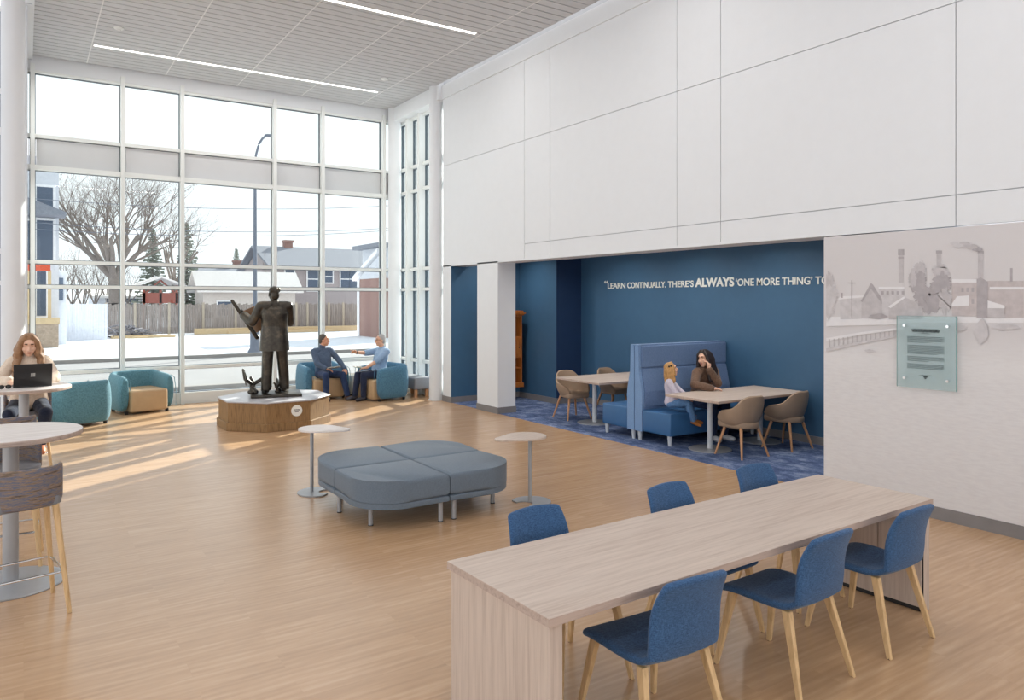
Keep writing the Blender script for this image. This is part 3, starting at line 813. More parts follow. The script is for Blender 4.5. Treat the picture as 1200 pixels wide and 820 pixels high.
bare_tree('bare_tree', 'thin bare tree beside the street lamp', hx(309, Y=64), 64, 8.8, 0.11, 8, 5, 0.3, 3, (2, 3))
bare_tree('bare_tree', 'small bare tree above the taupe house roof', hx(424, Y=76), 76, 12.0, 0.13, 21, 5, 0.42, 4, (2, 3))
bare_tree('bare_tree', 'tiny bare tree top above the house chimney', hx(340, Y=80), 80, 9.0, 0.1, 4, 5, 0.4, 3, (2, 3))
for i, (u, yy, hh) in enumerate(((84, 60, 7.5), (97, 62, 7.0), (111, 61, 7.5), (150, 64, 7.0), (72, 58, 9.0), (125, 66, 9.0))):
    bare_tree('bare_sapling', ['brushy bare sapling next to the white house', 'brushy bare sapling just left of the huge tree trunk', 'second brushy sapling from the huge tree trunk', 'brushy sapling right of the huge tree trunk', 'taller brushy sapling half behind the white house', 'taller brushy sapling directly behind the huge tree trunk'][i], hx(u, Y=yy), yy, hh, 0.1, 30 + i, 5, 0.42, 5, (3, 3))
def spruce(label, x, y, h, w_, seed):
    rnd = random.Random(seed)
    t = thing('spruce_tree', label, 'tree', (x, y, GZ), 0, 'spruces outside')
    b = MB(); b.cyl((0, 0, 0), (0, 0, h), 0.16, 0.02, 8); b.build('trunk', M['bark'], t)
    b = MB()
    for k in range(170):
        s = (k / 170) ** 0.8; z = h * (0.12 + 0.87 * s); L = w_ * (1 - s) * rnd.uniform(0.65, 1.1) + 0.15
        a = k * 2.39996; d = Vector((math.cos(a), math.sin(a), 0)); sd_ = Vector((-d.y, d.x, 0))
        p0 = Vector((0, 0, z)); p1 = p0 + d * L * 0.55 + Vector((0, 0, -0.10 * L)); p2 = p0 + d * L + Vector((0, 0, -0.05 * L))
        ww = 0.13 * L + 0.05; dr = Vector((0, 0, -0.10 - 0.05 * L))
        for A, B, wa, wb in ((p0, p1, 0.05, ww), (p1, p2, ww, 0.03)):
            for s1 in (1, -1):
                vs_ = [b.bm.verts.new(q_) for q_ in (A, B, B + sd_ * wb * s1 + dr, A + sd_ * wa * s1 + dr * 0.4)]
                b.bm.faces.new(vs_)
    tag(b.build('branches', M['needle'], t, smooth=False), kind='stuff')
spruce('dark spruce behind the fence just right of the huge bare tree', hx(179, Y=62), 62, 7.8, 1.7, 1)
spruce('tallest dark spruce behind the open pavilion', hx(219, Y=64), 64, 8.6, 1.9, 2)
spruce('distant small spruce above the low roofs', hx(277, Y=84), 84, 8.0, 1.5, 3)
# ------------------------------------------------------------------ communal table and its six chairs
TR = R(1.7)
ct = thing('communal_table', 'long pale ash laminate communal table with panel ends in the foreground', 'table', (3.40, 2.92, 0), TR)
LX, LY = 1.61, 0.415
b = MB(); b.bb(-LX, LX, -LY, LY, 0.70, 0.74, 0.002, 1); tt = b.build('tabletop', M['laminate'], ct, smooth=False)
b = MB()
b.bb(-LX - 0.001, LX + 0.001, -LY - 0.001, -LY + 0.001, 0.702, 0.738); b.bb(-LX - 0.001, -LX + 0.001, -LY, LY, 0.702, 0.738)
b.bb(LX - 0.001, LX + 0.001, -LY, LY, 0.702, 0.738); b.bb(-LX, LX, LY - 0.001, LY + 0.001, 0.702, 0.738)
b.build('edge_band', M['laminate_e'], tt, smooth=False)
b = MB(); b.bb(-LX + 0.015, -LX + 0.085, -LY + 0.015, LY - 0.015, 0.004, 0.70, 0.002, 1); b.build('end_panel', M['laminate_v'], ct, smooth=False)
b = MB(); b.bb(LX - 0.085, LX - 0.015, -LY + 0.015, LY - 0.015, 0.004, 0.70, 0.002, 1); ep = b.build('end_panel', M['laminate_v'], ct, smooth=False)
for a, c in ((-LY + 0.03, -0.10), (-0.094, 0.17), (0.176, LY - 0.03)):
    b = MB(); b.bb(LX - 0.098, LX - 0.085, a, c, 0.03, 0.695); b.build('access_panel', M['laminate_v'], ep, smooth=False)
b = MB(); b.bb(LX - 0.0975, LX - 0.085, -LY + 0.02, LY - 0.02, 0.004, 0.03); b.bb(LX - 0.0865, LX - 0.084, -LY + 0.02, LY - 0.02, 0.03, 0.69); b.build('kick_strip', M['black'], ep, smooth=False)
b = MB(); b.bb(-LX + 0.085, LX - 0.1, -0.02, 0.02, 0.62, 0.70); b.build('under_beam', M['black'], ct, smooth=False)

def blue_chair():
    t = thing('dining_chair', 'x', 'chair', (0, 0, 0), 0, 'blue chairs around the communal table')
    # side profile of the upholstered shell: (y, z, half width, dish)
    prof = [(0.265, 0.425, 0.222, 0.0), (0.25, 0.452, 0.236, 0.002), (0.16, 0.462, 0.240, 0.008), (0.04, 0.456, 0.236, 0.012), (-0.08, 0.45, 0.228, 0.014),
            (-0.165, 0.458, 0.215, 0.014), (-0.21, 0.495, 0.208, 0.012), (-0.228, 0.55, 0.209, 0.018), (-0.240, 0.64, 0.207, 0.026), (-0.262, 0.74, 0.200, 0.024), (-0.294, 0.825, 0.190, 0.016), (-0.303, 0.850, 0.184, 0.012)]
    nu = 8
    def row(p, i):
        y, z, hw, dish = p
        out = []
        for k in range(nu + 1):
            u = -1 + 2 * k / nu
            c = dish * (u * u)
            if i < 6: out.append((u * hw, y, z + c))
            else: out.append((u * hw, y + c * 1.5, z - (0.0 if i < 10 else 0.012 * u * u)))
        return out
    G = [row(p, i) for i, p in enumerate(prof)]
    TH = lambda i, j: 0.042 - 0.008 * max(0, i - 6) / 5
    b = MB(); b.slab(G, TH, open_hi=True, rows=(0, 6)); b.build('seat', M['blue_fab'], t, sub=2, angle=80)
    b = MB(); b.slab(G, TH, open_lo=True, rows=(6, 11)); b.build('backrest', M['blue_fab'], t, sub=2, angle=80)
    for sx in (-1, 1):
        for (yt, yb) in ((0.19, 0.265), (-0.15, -0.265)):
            b = MB(); n = 5
            P0 = Vector((sx * 0.185, yt, 0.425)); P1 = Vector((sx * 0.245, yb, 0.0))
            vb = []
            for (p, w1, w2) in ((P0, 0.024, 0.017), (P1, 0.014, 0.011)):
                vb.append([b.bm.verts.new((p.x + dx * w2, p.y + dy * w1, p.z)) for dx, dy in ((-1, -1), (1, -1), (1, 1), (-1, 1))])
            b.bm.faces.new(vb[0]); b.bm.faces.new(vb[1])
            for k in range(4): b.bm.faces.new((vb[0][k], vb[0][(k + 1) % 4], vb[1][(k + 1) % 4], vb[1][k]))
            bmesh.ops.bevel(b.bm, geom=b.bm.edges[:], offset=0.003, segments=1, affect='EDGES')
            lg = b.build('leg', M['leg_wood'], t, smooth=False)
            b = MB(); b.cyl((P1.x, P1.y, 0), (P1.x, P1.y, 0.006), 0.011, n=10); b.build('glide', M['black'], lg)
    return t
cs = [(2.49, 2.57, R(-3), 'blue woven chair on the near side of the communal table, closest to its left end'),
      (3.52, 2.60, R(2), 'blue woven chair on the near side of the communal table, middle of its row'),
      (4.37, 2.61, R(1), 'blue woven chair on the near side of the communal table, closest to the mural wall'),
      (2.50, 3.25, R(181), 'blue woven chair on the far side of the communal table, closest to the round ottoman'),
      (3.56, 3.22, R(183), 'blue woven chair on the far side of the communal table, middle of its row'),
      (4.49, 3.28, R(180), 'blue woven chair on the far side of the communal table, closest to the carpet')]
proto = blue_chair()
for i, (x, y, a, lab) in enumerate(cs):
    if i == 0: proto.location = (x, y, 0); proto.rotation_euler = (0, 0, a); proto['label'] = lab
    else: dup(proto, (x, y, 0), a, lab)

# ------------------------------------------------------------------ ottoman cluster: four quarter units
def ottoman(legs):
    t = thing('quarter_ottoman', 'x', 'ottoman', (0, 0, 0), 0, 'slate blue ottomans pushed together in a ring')
    S = 0.815
    def outline(s, g, r=0.42):
        # inner corner at the origin, outer corner strongly rounded
        return [(g, g), (s, g)] + arc(s - r, s - r, r, R(2), R(88), 9) + [(g, s)]
    b = MB(); b.prism(outline(S, 0.004), 0.247, 0.445, 0.04, 4); b.build('cushion', M['ottoman'], t, angle=60)
    b = MB(); b.prism(outline(S - 0.002, 0.006), 0.192, 0.243, 0.012, 2); b.build('base_rail', M['ottoman'], t, angle=60)
    for (x, y) in legs + [(0.12, 0.12)]:
        b = MB(); b.cyl((x, y, 0.004), (x, y, 0.195), 0.022, n=18); lg = b.build('leg', M['metal'], t)
        b = MB(); b.cyl((x, y, 0), (x, y, 0.008), 0.024, n=16); b.build('foot', M['black'], lg)
    return t
labs = ['slate blue quarter ottoman at the window side right of the ring', 'slate blue quarter ottoman at the window side left of the ring', 'slate blue quarter ottoman at the near left of the ring, with the widest front', 'slate blue quarter ottoman at the near right of the ring, facing the communal table']
protos = (ottoman([(0.74, 0.08), (0.48, 0.67)]), ottoman([(0.06, 0.74), (0.65, 0.50)]))
for q_, (i0, i1) in zip(protos, ((0, 3), (1, 2))):
    q_.location = (3.29, 6.84, 0); q_.rotation_euler.z = R(90 * i0); q_['label'] = labs[i0]
    dup(q_, (3.29, 6.84, 0), R(90 * i1), labs[i1])

# ------------------------------------------------------------------ C-shaped side tables
def side_table(label, loc, rz, wood_top, mx):
    t = thing('side_table', label, 'side table', loc, rz, 'small pedestal side tables beside the ottomans')
    # egg shaped top: round at one end, drawn to a blunt corner at the other
    P = hull(arc(0.055, 0, 0.205, 0, 2 * PI, 40) + arc(-0.215, 0.075, 0.08, 0, 2 * PI, 20))
    b = MB(); b.prism(P, 0.672, 0.69, 0.003, 1); b.build('table_top', M['white_top'] if not wood_top else M['laminate'], t, angle=50)
    b = MB(); b.cyl((0.12, 0, 0.012), (0.12, 0, 0.672), 0.019, n=20); b.build('post', M['metal'], t)
    b = MB(); b.cyl((0.12, 0, 0.655), (0.12, 0, 0.671), 0.06, n=20); b.build('top_plate', M['metal'], t)
    # crescent base, open towards the ottoman
    Q = arc(0.06, 0, 0.20, R(60), R(300), 24)
    inn = arc(0.17, 0, 0.085, R(285), R(75), 14)
    b = MB(); b.prism([(mx - x, y) for x, y in Q + inn][::-1], 0.001, 0.013, 0.0, 1); b.build('base', M['metal'] , t, angle=50)
    return t
side_table('white topped side table on the window side of the ottomans, beside the statue', (2.67, 7.71, 0), R(150), False, 0.13)
side_table('pale wood topped side table between the ottomans and the communal table', (4.17, 6.13, 0), R(16), True, 0.20)

# ------------------------------------------------------------------ tub chairs
def tub(fab):
    t = thing('tub_chair', 'x', 'armchair', (0, 0, 0), 0)
    W, Dp, th = 0.46, 0.40, 0.125          # half width, half depth, shell thickness
    # plan path of the shell from the right front round the back to the left front
    P = [(W, Dp)] + [(W + 0.012, Dp * 0.5), (W + 0.01, 0.0)] + arc(W - 0.2, -Dp + 0.2, 0.2, R(0), R(-90), 6) + [(0.0, -Dp - 0.012)] + arc(-W + 0.2, -Dp + 0.2, 0.2, R(-90), R(-180), 6) + [(-W - 0.01, 0.0), (-W - 0.012, Dp * 0.5), (-W, Dp)]
    b = MB(); rings = []
    n = len(P); PV = [Vector((x, y, 0)) for x, y in P]
    for i, p in enumerate(PV):
        d = (PV[min(i + 1, n - 1)] - PV[max(i - 1, 0)]).normalized()
        nn = Vector((-d.y, d.x, 0))
        if nn.dot(Vector((0, 0.1, 0)) - p) < 0: nn = -nn
        s = abs(i / (n - 1) - 0.5) * 2
        top = 0.735 - 0.065 * max(0, (s - 0.45) / 0.55) ** 1.2
        tk = th * (1.0 + 0.1 * s)
        bul = 0.022
        sec = [(0.02, 0.035), (-0.002 - bul * 0.4, 0.20), (-bul, 0.38), (-bul * 0.5, 0.56), (0.008, top - 0.05), (0.03, top - 0.012), (0.06, top), (tk - 0.03, top - 0.006), (tk - 0.005, top - 0.04), (tk + 0.004, 0.5), (tk + 0.01, 0.30), (tk, 0.035)]
        rings.append([b.bm.verts.new(p + nn * o + Vector((0, 0, z))) for o, z in sec])
    m = len(rings[0])
    for i in range(n - 1):
        for k in range(m): b.bm.faces.new((rings[i][k], rings[i][(k + 1) % m], rings[i + 1][(k + 1) % m], rings[i + 1][k]))
    for rg in (rings[0], rings[-1]):
        b.bm.faces.new(rg)
    sh = b.build('shell', fab, t, sub=1, angle=70)
    # piping along the front edges of the arms
    for sx in (1, -1):
        b = MB(); path = [(sx * (W + 0.024), Dp + 0.002, 0.10), (sx * (W + 0.026), Dp + 0.002, 0.38), (sx * (W - 0.005), Dp + 0.002, 0.62), (sx * (W - 0.06), Dp + 0.002, 0.668), (sx * (W - 0.12), Dp + 0.002, 0.62), (sx * (W - 0.125), Dp + 0.002, 0.44)]
        b.tube(path, 0.006, 6); b.build('piping', fab, sh)
    b = MB(); b.bb(-W + 0.128, W - 0.128, -Dp + 0.1, Dp + 0.03, 0.035, 0.43, 0.045, 4); b.build('seat', M['tan_leather'], t, angle=60)
    for x, y in ((0.36, 0.3), (-0.36, 0.3), (0.36, -0.28), (-0.36, -0.28)):
        b = MB(); b.cyl((x, y, 0), (x, y, 0.045), 0.03, 0.035, 16); b.build('foot', M['black'], t)
    return t
def face(dx, dy): return math.atan2(-dx, dy)
GT = 'tan seated tub chairs by the windows'
t1 = tub(M['teal_fab']); t1.location = (1.80, 15.28, 0); t1.rotation_euler.z = face(0.27, -0.96)
t1['label'] = 'empty teal tub chair with a tan leather seat facing into the room'; t1['group'] = GT
dup(t1, (0.70, 14.20, 0), face(-0.36, 0.93), 'teal tub chair seen from behind, next to the woman with the laptop', GT)
t2 = tub(M['steel_fab']); t2.location = (5.26, 15.30, 0); t2.rotation_euler.z = face(0.05, -1)
t2['label'] = 'blue tub chair that the man in the dark sweater sits in'; t2['group'] = GT
dup(t2, (6.28, 14.42, 0), face(-0.97, -0.12), 'blue tub chair that the grey haired pointing man sits in', GT)
# pale cube stool between the men and the grey bench by the column
b = MB(); b.bb(-0.22, 0.22, -0.22, 0.22, 0.03, 0.44, 0.025, 3)
t = thing('cube_stool', 'low pale beige cube stool between the two seated men', 'stool', (6.05, 15.45, 0), R(12))
b.build('body', plain('pale_beige_vinyl', srgb(214, 206, 192), 0.5), t)
b = MB(); b.bb(-0.18, 0.18, -0.18, 0.18, 0.0, 0.04); b.build('plinth', M['black'], t, smooth=False)
t = thing('window_bench', 'grey upholstered bench half hidden behind the round column', 'bench', (7.05, 14.55, 0), R(90))
b = MB(); b.bb(-0.45, 0.45, -0.2, 0.2, 0.17, 0.42, 0.03, 3); b.build('seat', M['grey_vinyl'], t)
for x in (-0.36, 0.36):
    for y in (-0.13, 0.13):
        b = MB(); b.bb(x - 0.03, x + 0.03, y - 0.03, y + 0.03, 0, 0.18); b.build('leg', M['leg_wood2'], t, smooth=False)

# ------------------------------------------------------------------ bar tables and stools
def bar_table(label, loc):
    t = thing('bar_table', label, 'table', loc, 0, 'round bar height tables')
    b = MB(); b.lathe([(0.44, 1.06), (0.452, 1.064), (0.452, 1.096), (0.447, 1.10), (0.0001, 1.10)], n=56)
    to = b.build('table_top', M['white_top'], t, angle=30)
    b = MB(); b.lathe([(0.4525, 1.064), (0.454, 1.068), (0.454, 1.092), (0.4525, 1.096)], n=56); b.build('edge_band', M['laminate_e'], to)
    b = MB(); b.cyl((0, 0, 0.012), (0, 0, 1.06), 0.05, n=28); b.build('post', M['metal'], t)
    b = MB(); b.cyl((0, 0, 1.046), (0, 0, 1.06), 0.16, n=28); b.build('mount_plate', M['black'], t)
    b = MB(); b.lathe([(0.35, 0.0), (0.352, 0.006), (0.345, 0.012), (0.06, 0.016), (0.0001, 0.017)], n=48); b.build('base', M['metal'], t)
    return t
bar_table('round bar height table nearest the camera at the left edge', (-0.08, 6.46, 0))
bar_table('round bar height table that carries the laptop', (0.0, 9.78, 0))
def stool():
    t = thing('bar_stool', 'x', 'stool', (0, 0, 0), 0, 'striped bar stools around the high tables')
    b = MB(); b.prism([(-0.20, -0.18)] + arc(0, 0.0, 0.235, R(-40), R(220), 14) + [], 0.70, 0.765, 0.018, 3); b.build('seat', M['grey_vinyl'], t)
    # low curved backrest
    G = []
    for k in range(15):
        a = R(-90 - 86 + 172 * k / 14); r = 0.245
        e = abs(k - 7) / 7
        G.append([(r * math.cos(a), r * math.sin(a) * 0.92 + 0.01, z) for z in (0.705 + 0.012 * e, 0.77, 0.85, 0.925, 0.975 - 0.012 * e)])
    b = MB(); b.slab(G, 0.032); b.build('backrest', M['weave'], t, sub=1, angle=70)
    for sx in (-1, 1):
        for (yt, yb) in ((0.13, 0.235), (-0.15, -0.225)):
            b = MB(); b.cyl((sx * 0.17, yt, 0.71), (sx * 0.235, yb, 0.0), 0.021, 0.014, 12); lg = b.build('leg', M['leg_wood'], t)
            b = MB(); b.cyl((sx * 0.235, yb, 0), (sx * 0.235, yb, 0.006), 0.013, n=10); b.build('glide', M['black'], lg)
    z = 0.27; x, y0, y1 = 0.212, -0.19, 0.20
    path = arc(x - 0.03, y1 - 0.03, 0.03, R(0), R(90), 4) + arc(-x + 0.03, y1 - 0.03, 0.03, R(90), R(180), 4) + arc(-x + 0.03, y0 + 0.03, 0.03, R(180), R(270), 4) + arc(x - 0.03, y0 + 0.03, 0.03, R(270), R(360), 4)
    b = MB(); b.tube([(p[0], p[1], z) for p in path], 0.008, 8, True); b.build('footrest', M['chrome'], t)
    return t
st = stool(); st.location = (-0.02, 5.84, 0); st.rotation_euler.z = R(10); st['label'] = 'striped bar stool nearest the camera, its back to us'
dup(st, (-0.12, 6.98, 0), R(178), 'striped bar stool on the far side of the nearest bar table, facing us')
dup(st, (-0.14, 8.42, 0), R(6), 'bar stool whose grey back rail shows just above the nearest bar table')
dup(st, (0.04, 10.42, 0), R(180), 'bar stool that the woman with the laptop sits on')

# ------------------------------------------------------------------ alcove: banquette, tables, chairs, cabinet
def booth(label, flip, y0):
    t = thing('banquette', label, 'bench', (7.52, y0, 0), 0, 'high backed blue banquettes back to back')
    s = -1 if not flip else 1               # the seat looks towards s along y
    L = 1.88
    prof = [(0.0, 0.14), (0.0, 1.40), (0.075, 1.40), (0.085, 1.02), (0.15, 0.72), (0.15, 0.14)]
    Mx = Matrix(((0, 0, 1, 0), (s, 0, 0, 0), (0, 1, 0, 0), (0, 0, 0, 1)))
    b = MB(); b.prism(prof, 0.045, L, 0.0, 1, Mx); bk = b.build('backrest', M['booth_fab'], t, smooth=False)
    for z0, z1 in ((1.06, 1.385), (0.49, 1.045)):
        b = MB()
        def fy(z): return 0.08 if z > 1.02 else 0.085 + (1.02 - z) / 0.30 * 0.065 if z > 0.72 else 0.15
        b.prism([(fy(z1) - 0.02, z1), (fy(z1) + 0.018, z1 - 0.01)] + [(fy(z) + 0.022, z) for z in ([0.72] if z0 < 0.7 else [])] + [(fy(z0) + 0.018, z0 + 0.01), (fy(z0) - 0.02, z0)], 0.05, L - 0.004, 0.0, 1, Mx)
        b.build('back_cushion', M['booth_fab'], bk, smooth=False)
    b = MB(); b.prism(prof, 0.0, 0.047, 0.0, 1, Mx); b.build('side_panel', M['booth_side'], t, smooth=False)
    b = MB(); b.bb(0.0, L, min(s * 0.15, s * 0.72), max(s * 0.15, s * 0.72), 0.145, 0.46, 0.022, 3); b.build('seat', M['booth_vinyl'], t)
    for x in (0.05, 0.95, L - 0.06):
        for y in (0.06, 0.66):
            b = MB(); b.cyl((x, s * y, 0.004), (x, s * y, 0.15), 0.024, 0.036, 16); b.build('leg', M['pale_metal'], t)
    return t
booth('high backed blue banquette that the girl and the mother sit on', False, 8.11)
booth('high backed blue banquette on the far side, facing the bookcase', True, 8.125)
def cafe_table(label, x0, x1, y0, y1):
    t = thing('cafe_table', label, 'table', ((x0 + x1) / 2, (y0 + y1) / 2, 0), 0, 'rectangular tables in the blue alcove')
    W, Dp = (x1 - x0) / 2, (y1 - y0) / 2
    b = MB(); b.bb(-W, W, -Dp, Dp, 0.708, 0.742, 0.003, 1); tp = b.build('tabletop', M['laminate'], t, smooth=False)
    b = MB(); b.bb(-W - 0.001, W + 0.001, -Dp - 0.001, Dp + 0.001, 0.712, 0.738); b.build('edge_band', M['laminate_e'], tp, smooth=False)
    for x in (-W + 0.38, W - 0.46):
        b = MB(); b.cyl((x, 0, 0.01), (x, 0, 0.70), 0.038, n=24); po = b.build('pedestal', M['pale_metal'], t)
        b = MB(); b.lathe([(0.29, 0.004), (0.292, 0.01), (0.285, 0.016), (0.0001, 0.02)], (x, 0, 0), 40); b.build('base', M['metal'], po)
        b = MB(); b.bb(x - 0.2, x + 0.2, -0.03, 0.03, 0.69, 0.708); b.bb(x - 0.03, x + 0.03, -0.2, 0.2, 0.69, 0.708); b.build('spider', M['black'], po, smooth=False)
    return t
cafe_table('rectangular alcove table in front of the girl and the mother', 7.50, 9.40, 6.52, 7.47)
cafe_table('rectangular alcove table on the far side of the banquettes', 7.60, 9.30, 9.02, 10.14)
def tan_chair():
    t = thing('bucket_chair', 'x', 'chair', (0, 0, 0), 0, 'taupe bucket chairs in the blue alcove')
    # wrap-around shell: back at theta 0 (towards -y), arms run forward
    G = []
    n = 20
    for k in range(n + 1):
        s = -1 + 2 * k / n; a = abs(s)
        th = s * R(132)
        rx, ry = 0.285, 0.27
        x = rx * math.sin(th); y = -ry * math.cos(th)
        if a > 0.68: y += (a - 0.68) * 0.12; x *= 1 - (a - 0.68) * 0.12
        top = 0.82 - 0.17 * min(1, max(0, (a - 0.22) / 0.28)) ** 1.3 - 0.07 * max(0, (a - 0.5) / 0.5) - 0.10 * max(0, (a - 0.82) / 0.18) ** 2
        lo = 0.37 + 0.015 * a
        row = []
        for q_ in range(5):
            f = q_ / 4
            k_ = (0.60, 0.87, 0.97, 1.02, 1.06)[q_] + (0.03 * f if a < 0.4 else 0)
            row.append((x * k_, y * k_ + 0.01, lo + (top - lo) * f))
        G.append(row)
    b = MB(); b.slab(G, 0.045); b.build('shell', M['taupe'], t, sub=1, angle=80)
    b = MB(); b.prism([(x, y) for x, y in arc(0, -0.02, 0.205, R(190), R(350), 10)] + [(0.215, 0.19)] + arc(0.15, 0.19, 0.065, R(10), R(90), 4) + arc(-0.15, 0.19, 0.065, R(90), R(170), 4), 0.375, 0.468, 0.03, 3)
    b.build('seat', M['taupe'], t, angle=60)
    for sx in (-1, 1):
        for (yt, yb) in ((0.14, 0.235), (-0.13, -0.235)):
            b = MB(); b.cyl((sx * 0.15, yt, 0.39), (sx * 0.245, yb, 0.004), 0.021, 0.013, 14); b.build('leg', M['leg_wood2'], t)
    b = MB(); b.bb(-0.16, 0.16, -0.15, 0.16, 0.365, 0.385); b.build('seat_plate', M['black'], t, smooth=False)
    return t
tc = tan_chair(); tc.location = (7.93, 6.50, 0); tc.rotation_euler.z = R(-4); tc['label'] = 'taupe bucket chair at the near table, closest to the wood floor'
dup(tc, (8.86, 6.48, 0), R(3), 'taupe bucket chair at the near table, closest to the mural wall')
dup(tc, (7.97, 10.18, 0), R(176), 'taupe bucket chair across the far table, beside the white pillar')
dup(tc, (8.92, 10.2, 0), R(184), 'taupe bucket chair across the far table, next to the banquette back')
# wall cabinet behind the pillar
t = thing('oak_bookcase', 'amber oak bookcase with a cornice partly hidden behind the white pillar', 'bookcase', (8.27, 13.04, 0.30), R(90))
W = 0.36; Dp = 0.34; H = 1.44
for y0, y1 in ((-W, -W + 0.03), (W - 0.03, W)):
    b = MB(); b.bb(-Dp, 0, y0, y1, 0, H); b.build('side_panel', M['amber_wood'], t, smooth=False)
b = MB(); b.bb(-0.02, 0, -W, W, 0, H); b.build('back_panel', M['amber_dark'], t, smooth=False)
for z in (0.0, 0.34, 0.56, 0.98, H - 0.025):
    b = MB(); b.bb(-Dp + 0.01, -0.02, -W + 0.03, W - 0.03, z, z + 0.025); b.build('shelf', M['amber_wood'], t, smooth=False)
b = MB(); b.bb(-Dp - 0.005, -Dp + 0.015, -W + 0.03, W - 0.03, 0.58, 0.98); dr = b.build('door', M['amber_wood'], t, smooth=False)
b = MB(); b.ell((-Dp - 0.012, -W + 0.08, 0.78), 0.012); b.build('knob', M['black'], dr)
b = MB(); b.bb(-Dp - 0.03, 0, -W - 0.03, W + 0.03, H, H + 0.03); b.bb(-Dp - 0.055, 0, -W - 0.055, W + 0.055, H + 0.03, H + 0.06); b.bb(-Dp - 0.02, 0, -W - 0.02, W + 0.02, H + 0.06, H + 0.10)
b.build('cornice', M['amber_wood'], t, smooth=False)
b = MB(); b.bb(-Dp - 0.025, 0, -W - 0.025, W + 0.025, -0.04, 0.05); b.build('base_moulding', M['amber_wood'], t, smooth=False)

# ------------------------------------------------------------------ lettering on the blue wall
def text_mesh(s, name, mat_, parent, x0, x1, h, y, plane, off=0.0, track=1.0):
    """capital lettering on the plane x = plane, read by someone looking along +x; x0/x1 are world y of its ends"""
    cu = bpy.data.curves.new('t', 'FONT'); cu.body = s; cu.offset = off; cu.extrude = 0.006; cu.space_character = track; cu.size = 1
    o = bpy.data.objects.new('t', cu); COL.objects.link(o)
    dg = bpy.context.evaluated_depsgraph_get(); dg.update()
    me = bpy.data.meshes.new_from_object(o.evaluated_get(dg))
    bpy.data.objects.remove(o)
    xs = [v.co.x for v in me.vertices]
    a, c = min(xs), max(xs); capH = 0.73
    k = (x0 - x1) / (c - a); kz = h / capH
    for v in me.vertices:
        X, Z, Dd = v.co.x, v.co.y, v.co.z
        v.co = (plane - 0.004 - Dd, x0 - (X - a) * k, y + Z * kz)
    me.materials.clear(); me.materials.append(mat_); me.name = name
    q = bpy.data.objects.new(name, me); COL.objects.link(q)
    if parent: q.parent = parent
    return q
XP = 9.42
def wy(u): return on_x(u, 332, XP)[0]
zb = on_x(709, 338.0, XP)[1] - 0.0
tq = thing('wall_lettering', 'white capital lettering of a quotation across the blue alcove wall', 'lettering', (0, 0, 0))
text_mesh('\u201c', 'opening_quote_mark', M['vinyl'], tq, wy(708.5), wy(712.5), 0.135, zb + 0.02, XP, 0.012)
text_mesh('LEARN', 'small_word', M['vinyl'], tq, wy(712.5), wy(733), 0.108, zb, XP, 0.012)
text_mesh('CONTINUALLY.', 'small_word', M['vinyl'], tq, wy(735.5), wy(780.5), 0.108, zb, XP, 0.012)
text_mesh('THERE\u2019S', 'small_word', M['vinyl'], tq, wy(783), wy(813), 0.11, zb, XP, 0.012)
text_mesh('ALWAYS', 'large_word', M['vinyl'], tq, wy(815), wy(860.5), 0.142, zb, XP, 0.035)
text_mesh('\u2018ONE MORE THING\u2019 TO', 'medium_words', M['vinyl'], tq, wy(862.5), wy(972), 0.115, zb, XP, 0.012)

# ------------------------------------------------------------------ mural and glass plaque on the lower right wall
def mural_mat():
    q = N('mural_print'); v = q.coords((1, 1, 1), kind='Object')
    sx = q.n('ShaderNodeSeparateXYZ'); q.l(v, sx.inputs[0])
    mp = q.coords((1, 3, 16)); f = q.noise(mp, 3.2, 5, 0.6)
    gate = q.n('ShaderNodeMapRange'); gate.inputs['From Min'].default_value = 1.75; gate.inputs['From Max'].default_value = 1.3
    q.l(sx.outputs['Z'], gate.inputs['Value'])
    mu = q.n('ShaderNodeMath'); mu.operation = 'MULTIPLY'; q.l(f, mu.inputs[0]); q.l(gate.outputs[0], mu.inputs[1])
    q.l(q.ramp(mu.outputs[0], [(0.0, srgb(205, 201, 202)), (0.35, srgb(217, 215, 216)), (0.8, srgb(206, 203, 205))]), q.b.inputs['Base Color'])
    q.b.inputs['Roughness'].default_value = 0.6; return q.m
def ink(n_, r, g_, b_, var=0.10, scale=14): return plain(n_, srgb(r, g_, b_), 0.6, var=var, scale=scale)
MI = [mural_mat(), ink('print_mid', 186, 181, 183), ink('print_dark', 168, 162, 165), ink('print_light', 222, 220, 222, 0.03), ink('print_brick', 188, 179, 179), ink('print_pale', 196, 192, 194)]
mb = MB(); mb.bb(XW - 0.004, XW + 0.006, -3, 4.77, 0.118, 2.725)
lay = [0]
def poly(pts, mi):
    lay[0] += 1; x = XW - 0.0042 - 0.00012 * lay[0]
    mb.mi = mi
    P = [on_x(u, v, XW) for u, v in pts]
    f = mb.bm.faces.new([mb.bm.verts.new((x, y, z)) for y, z in P]); f.material_index = mi
def rect(u0, u1, v0, v1, mi): poly([(u0, v0), (u1, v0 - (u1 - u0) * 0.0), (u1, v1), (u0, v1)], mi)
rm = random.Random(3)
def blob(cu, cv, ru, rv, mi, n=46, j=0.30):
    poly([(max(968.8, cu + ru * math.cos(2 * PI * k / n) * (1 + rm.uniform(-j, j))), cv + rv * math.sin(2 * PI * k / n) * (1 + rm.uniform(-j, j))) for k in range(n)], mi)
rect(969, 1200, 371, 378, 3)                                       # snowy shore
rect(1157, 1200, 329, 372, 4); rect(1160, 1200, 336, 339, 3); rect(1184, 1187, 314, 330, 2)
poly([(1030, 338), (1060, 336), (1060, 372), (1030, 372)], 5); rect(1030, 1060, 336, 338.5, 3)
for u in range(1033, 1060, 6): rect(u, u + 3, 341, 345, 2)
